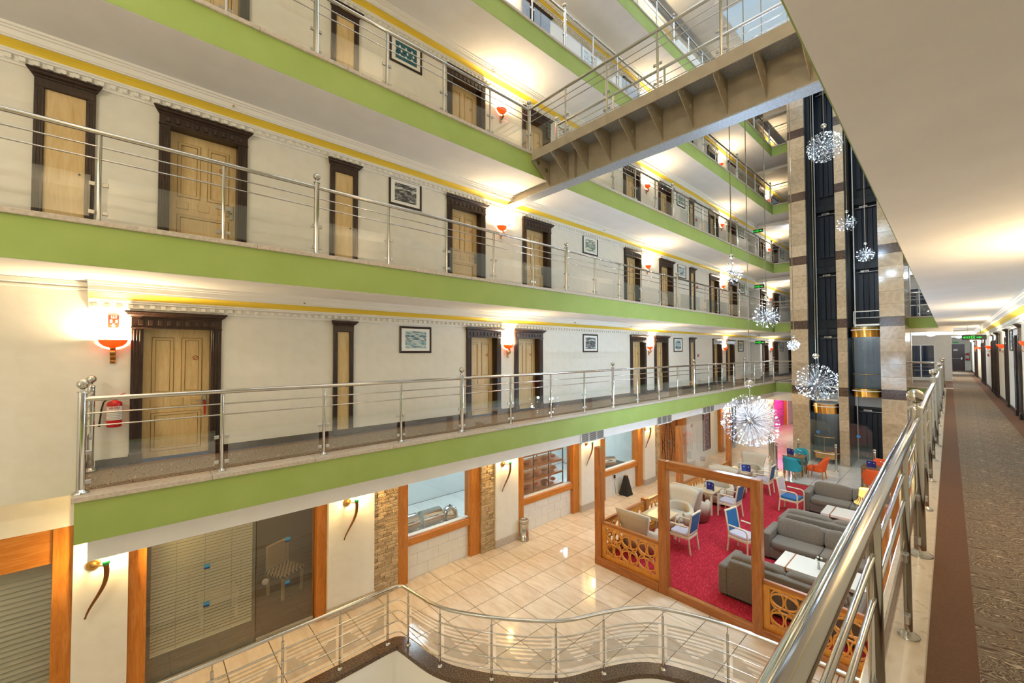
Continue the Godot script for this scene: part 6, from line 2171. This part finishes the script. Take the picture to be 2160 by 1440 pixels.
# ------------------------------------------------------------------ far tables, glass fence
func tub_chair(m, label, F, buttons):
	var o = thing("tub_chair", label, "chair", F, "buttoned tub chairs")
	var s = sf()
	s.set_smooth_group(0)
	var g = []
	for j in 7:
		var t = j / 6.0
		var row = []
		for i in 15:
			var a = lerp(-1.75, 1.75, i / 14.0)
			var top = 0.86 - 0.32 * smoothstep(0.5, 1.5, abs(a))
			var r = 0.27 + 0.05 * t
			row.append(V(r * sin(a), lerp(0.30, top, t), -r * cos(a) - 0.10 * t * max(0.0, cos(a))))
		g.append(row)
	for j in 6:
		for i in 14:
			for e in [1.0, 0.80]:
				var q = []
				for c in [g[j][i], g[j][i + 1], g[j + 1][i + 1], g[j + 1][i]]: q.append(V(c.x * e, c.y, c.z * e))
				out_quad(s, q[0], q[1], q[2], q[3], V(g[j][i].x * 0.9, g[j][i].y, g[j][i].z * 0.9))
	for i in 14:
		var q = [g[6][i], g[6][i + 1], V(g[6][i + 1].x * 0.8, g[6][i + 1].y, g[6][i + 1].z * 0.8), V(g[6][i].x * 0.8, g[6][i].y, g[6][i].z * 0.8)]
		out_quad(s, q[0], q[1], q[2], q[3], V(0, 0.3, 0))
	for i in [0, 14]:
		for j in 6: out_quad(s, g[j][i], g[j + 1][i], V(g[j + 1][i].x * 0.8, g[j + 1][i].y, g[j + 1][i].z * 0.8), V(g[j][i].x * 0.8, g[j][i].y, g[j][i].z * 0.8), V(0, 0.4, -0.2))
	obj("backrest", s, m, o)
	s = sf(); soft(s, V(0, 0.37, 0.03), V(0.52, 0.20, 0.54), 0.35); obj("seat", s, m, o)
	if buttons:
		s = sf()
		for r in 2:
			for c in 4: ball(s, V(-0.15 + 0.1 * c + 0.03 * r, 0.60 + 0.13 * r, -0.245 - 0.045 * r), 0.014, 8)
		obj("buttons", s, M.black if m == M.teal else mat(rgb(150, 54, 16), 0.7), o)
	for e in [[-0.2, 0.22], [0.2, 0.22], [-0.18, -0.22], [0.18, -0.22]]:
		s = sf(); cyl(s, V(e[0] * 1.08, 0, e[1] * 1.12), V(e[0], 0.30, e[1]), 0.016, 0.024, 8); obj("leg", s, M.leg_wood, o)
	return o

func tea_table(at, label):
	var o = thing("tea_table", label, "table", at, "dark tea tables near the lifts")
	var s = sf(); span(s, V(-0.36, 0.71, -0.36), V(0.36, 0.75, 0.36), 0.006); obj("tabletop", s, M.table_dark, o)
	for e in [[-0.31, -0.31], [0.31, -0.31], [-0.31, 0.31], [0.31, 0.31]]:
		s = sf(); span(s, V(e[0] - 0.03, 0, e[1] - 0.03), V(e[0] + 0.03, 0.71, e[1] + 0.03), 0.004); obj("leg", s, M.table_dark, o)

func tea_tables():
	var s
	tea_table(V(-4.72, 0, -19.92), "dark wooden tea table between teal and orange chairs by the lifts")
	tub_chair(M.teal, "teal tub chair with its back to the camera at the left tea table", turned(-4.64, 0, -19.22, 172), false)
	tub_chair(M.teal, "teal buttoned tub chair facing the camera behind the left tea table", turned(-4.72, 0, -20.62, 0), true)
	tub_chair(M.orange, "orange tub chair seen from the side right of the left tea table", turned(-3.98, 0, -19.86, -95), false)
	tea_table(V(-2.28, 0, -20.0), "dark wooden tea table between the orange chairs at the right pillar")
	tub_chair(M.orange, "orange tub chair with its back to the camera at the right tea table", turned(-2.22, 0, -19.25, 178), false)
	tub_chair(M.orange, "orange buttoned tub chair facing the camera behind the right tea table", turned(-2.2, 0, -20.75, 0), true)
	menu(turned(-4.86, 0.75, -19.95, 160), "dark blue menu card standing on the left tea table", true)
	menu(turned(-2.34, 0.75, -19.9, 170), "dark blue menu card standing on the right tea table", true)
	vase(V(-4.58, 0.75, -19.98), "small white flower vase on the left tea table")
	vase(V(-2.05, 0.75, -19.98), "small white flower vase on the right tea table")
	# glass fence before the lifts
	var lists = [[[-5.42, -20.05], [-5.72, -20.75], [-5.98, -21.4], [-6.25, -22.1]], [[-4.95, -21.4], [-3.64, -21.43], [-2.43, -21.40]]]
	for k in 2:
		var o = thing("glass_fence", ["chrome-post glass fence left of the lift tower at the edge of the tiled floor", "chrome-post glass fence in front of the lift tower"][k], "fence", Transform3D.IDENTITY, "glass fences by the lifts")
		for q in lists[k]:
			s = sf(); cyl(s, V(0, 0, 0), V(0, 1.02, 0), 0.042, 0.042, 16); lathe(s, [Vector2(0.085, 0), Vector2(0.085, 0.015), Vector2(0.05, 0.035), Vector2(0.042, 0.05)], 18); lathe(s, [Vector2(0.05, 1.0), Vector2(0.05, 1.03), Vector2(0.02, 1.045), Vector2(0.02, 1.06)], 14)
			var p = obj("fence_post", s, M.chrome, o); p.position = V(q[0], 0, q[1])
			s = sf(); ball(s, V(0, 1.10, 0), 0.055, 14); obj("ball_finial", s, M.chrome, p)
		for i in lists[k].size() - 1:
			var a = lists[k][i]
			var b = lists[k][i + 1]
			var d = V(b[0] - a[0], 0, b[1] - a[1])
			var L = d.length() - 0.16
			d = d.normalized()
			s = sf()
			T = Transform3D(Basis(d, Vector3.UP, d.cross(Vector3.UP)), V((a[0] + b[0]) / 2, 0, (a[1] + b[1]) / 2))
			span(s, V(-L / 2, 0.08, -0.005), V(L / 2, 1.0, 0.005))
			T = Transform3D.IDENTITY
			obj("glass_panel", s, M.glass, o)

# ------------------------------------------------------------------ chandeliers
func chandeliers():
	var proto = null
	var C = [[V(-3.3, 3.42, -10.32), 0.60, "the largest, low over the lounge", 3.0], [V(-3.3, 6.67, -9.35), 0.235, "in front of the third green fascia", 1.0], [V(-3.3, 5.87, -11.62), 0.32, "hanging level with the corner of the second gallery", 1.0], [V(-3.6, 5.18, -15.28), 0.18, "the small one just left of the lift tower", 0.6], [V(-3.0, 4.06, -15.1), 0.56, "before the left lift shaft", 2.0], [V(-2.8, 11.35, -15.73), 0.47, "the topmost, just under the bridge", 1.5], [V(-2.75, 9.6, -18.9), 0.30, "hanging before the middle marble pillar", 0.8], [V(-2.35, 8.52, -19.7), 0.28, "hanging before the right lift shaft", 0.8], [V(-1.9, 4.4, 5.6), 0.5, "added behind the camera for fill, low", 2.2], [V(-2.6, 8.6, 4.6), 0.5, "added behind the camera for fill, at the second gallery", 4.2], [V(-3.0, 12.4, 3.8), 0.5, "added behind the camera for fill, high up", 3.6]]  # last three are unseen, added to brighten the near side
	for i in C.size():
		var e = C[i]
		var o = thing("chandelier", "dandelion ball chandelier of chrome rods, %s" % e[2], "chandelier", V(e[0].x, e[0].y, e[0].z), "dandelion chandeliers")
		dandelion(o, e[1], i)
		for k in 3:
			var a = TAU * k / 3.0 + 0.5 * i
			omni(o, V(cos(a) * 0.86, [-0.6, 0.1, 0.45][k], sin(a) * 0.86).normalized() * e[1] * 1.03, Color(0.76, 0.89, 1.0) if i < 8 else Color(1.0, 0.95, 0.85), PENDANT * e[3] / 3.0, 0.03)

func dandelion(o, R, sd):
	var g := RandomNumberGenerator.new()
	g.seed = 100 + sd
	var n = 170 if R > 0.4 else 72
	var rod = sf()
	var tip = sf()
	var leds = []
	for i in n:
		var y = 1 - 2 * (i + 0.5) / n
		var a = i * 2.39996
		var d = V(sqrt(1 - y * y) * cos(a), y, sqrt(1 - y * y) * sin(a))
		var r = R * g.randf_range(0.9, 1.0)
		cyl(rod, d * R * 0.12, d * r, 0.0030 if R > 0.4 else 0.0028, 0.0030, 4, false)
		if i % 7 == 3: leds.append(d * r)
		else:
			# small clear blossoms of three beads at the end of each rod
			var F = frame_of(d)
			for k in (3 if R > 0.4 else 1):
				var q = d * r + (F.x * cos(TAU * k / 3) + F.z * sin(TAU * k / 3)) * 0.026 * (R / 0.6 + 0.4)
				cyl(rod, d * r * 0.93, q, 0.0016, 0.0016, 3, false)
				ball(tip, q, 0.010 * (R / 0.6 + 0.5) * 0.8, 6)
	var s = sf(); ball(s, Vector3.ZERO, R * 0.13, 14); obj("hub", s, M.chrome, o)
	obj("rods", rod, M.rods, o).set_meta("kind", "stuff")
	obj("crystal_beads", tip, M.bead, o).set_meta("kind", "stuff")
	var bm = sf(); ball(bm, Vector3.ZERO, 0.017 * (R / 0.6 * 0.6 + 0.5), 8)
	var me = mesh_of(bm, M.led)
	for q in leds: put("led_bulb", me, o, q)
	s = sf(); ball(s, V(0, R + 0.20 * R / 0.6 + 0.04, 0), 0.09 * (R / 0.6 * 0.7 + 0.3), 14); obj("mirror_ball", s, M.chrome, o)
	s = sf(); cyl(s, V(0, R * 0.1, 0), V(0, R + 0.18 * R / 0.6, 0), 0.007, 0.007, 6); cyl(s, V(0, R + 0.2 * R / 0.6, 0), V(0, 18.3 - o.position.y, 0), 0.010, 0.010, 6); obj("cable", s, mat(rgb(150, 142, 128), 0.4, 0.6), o)
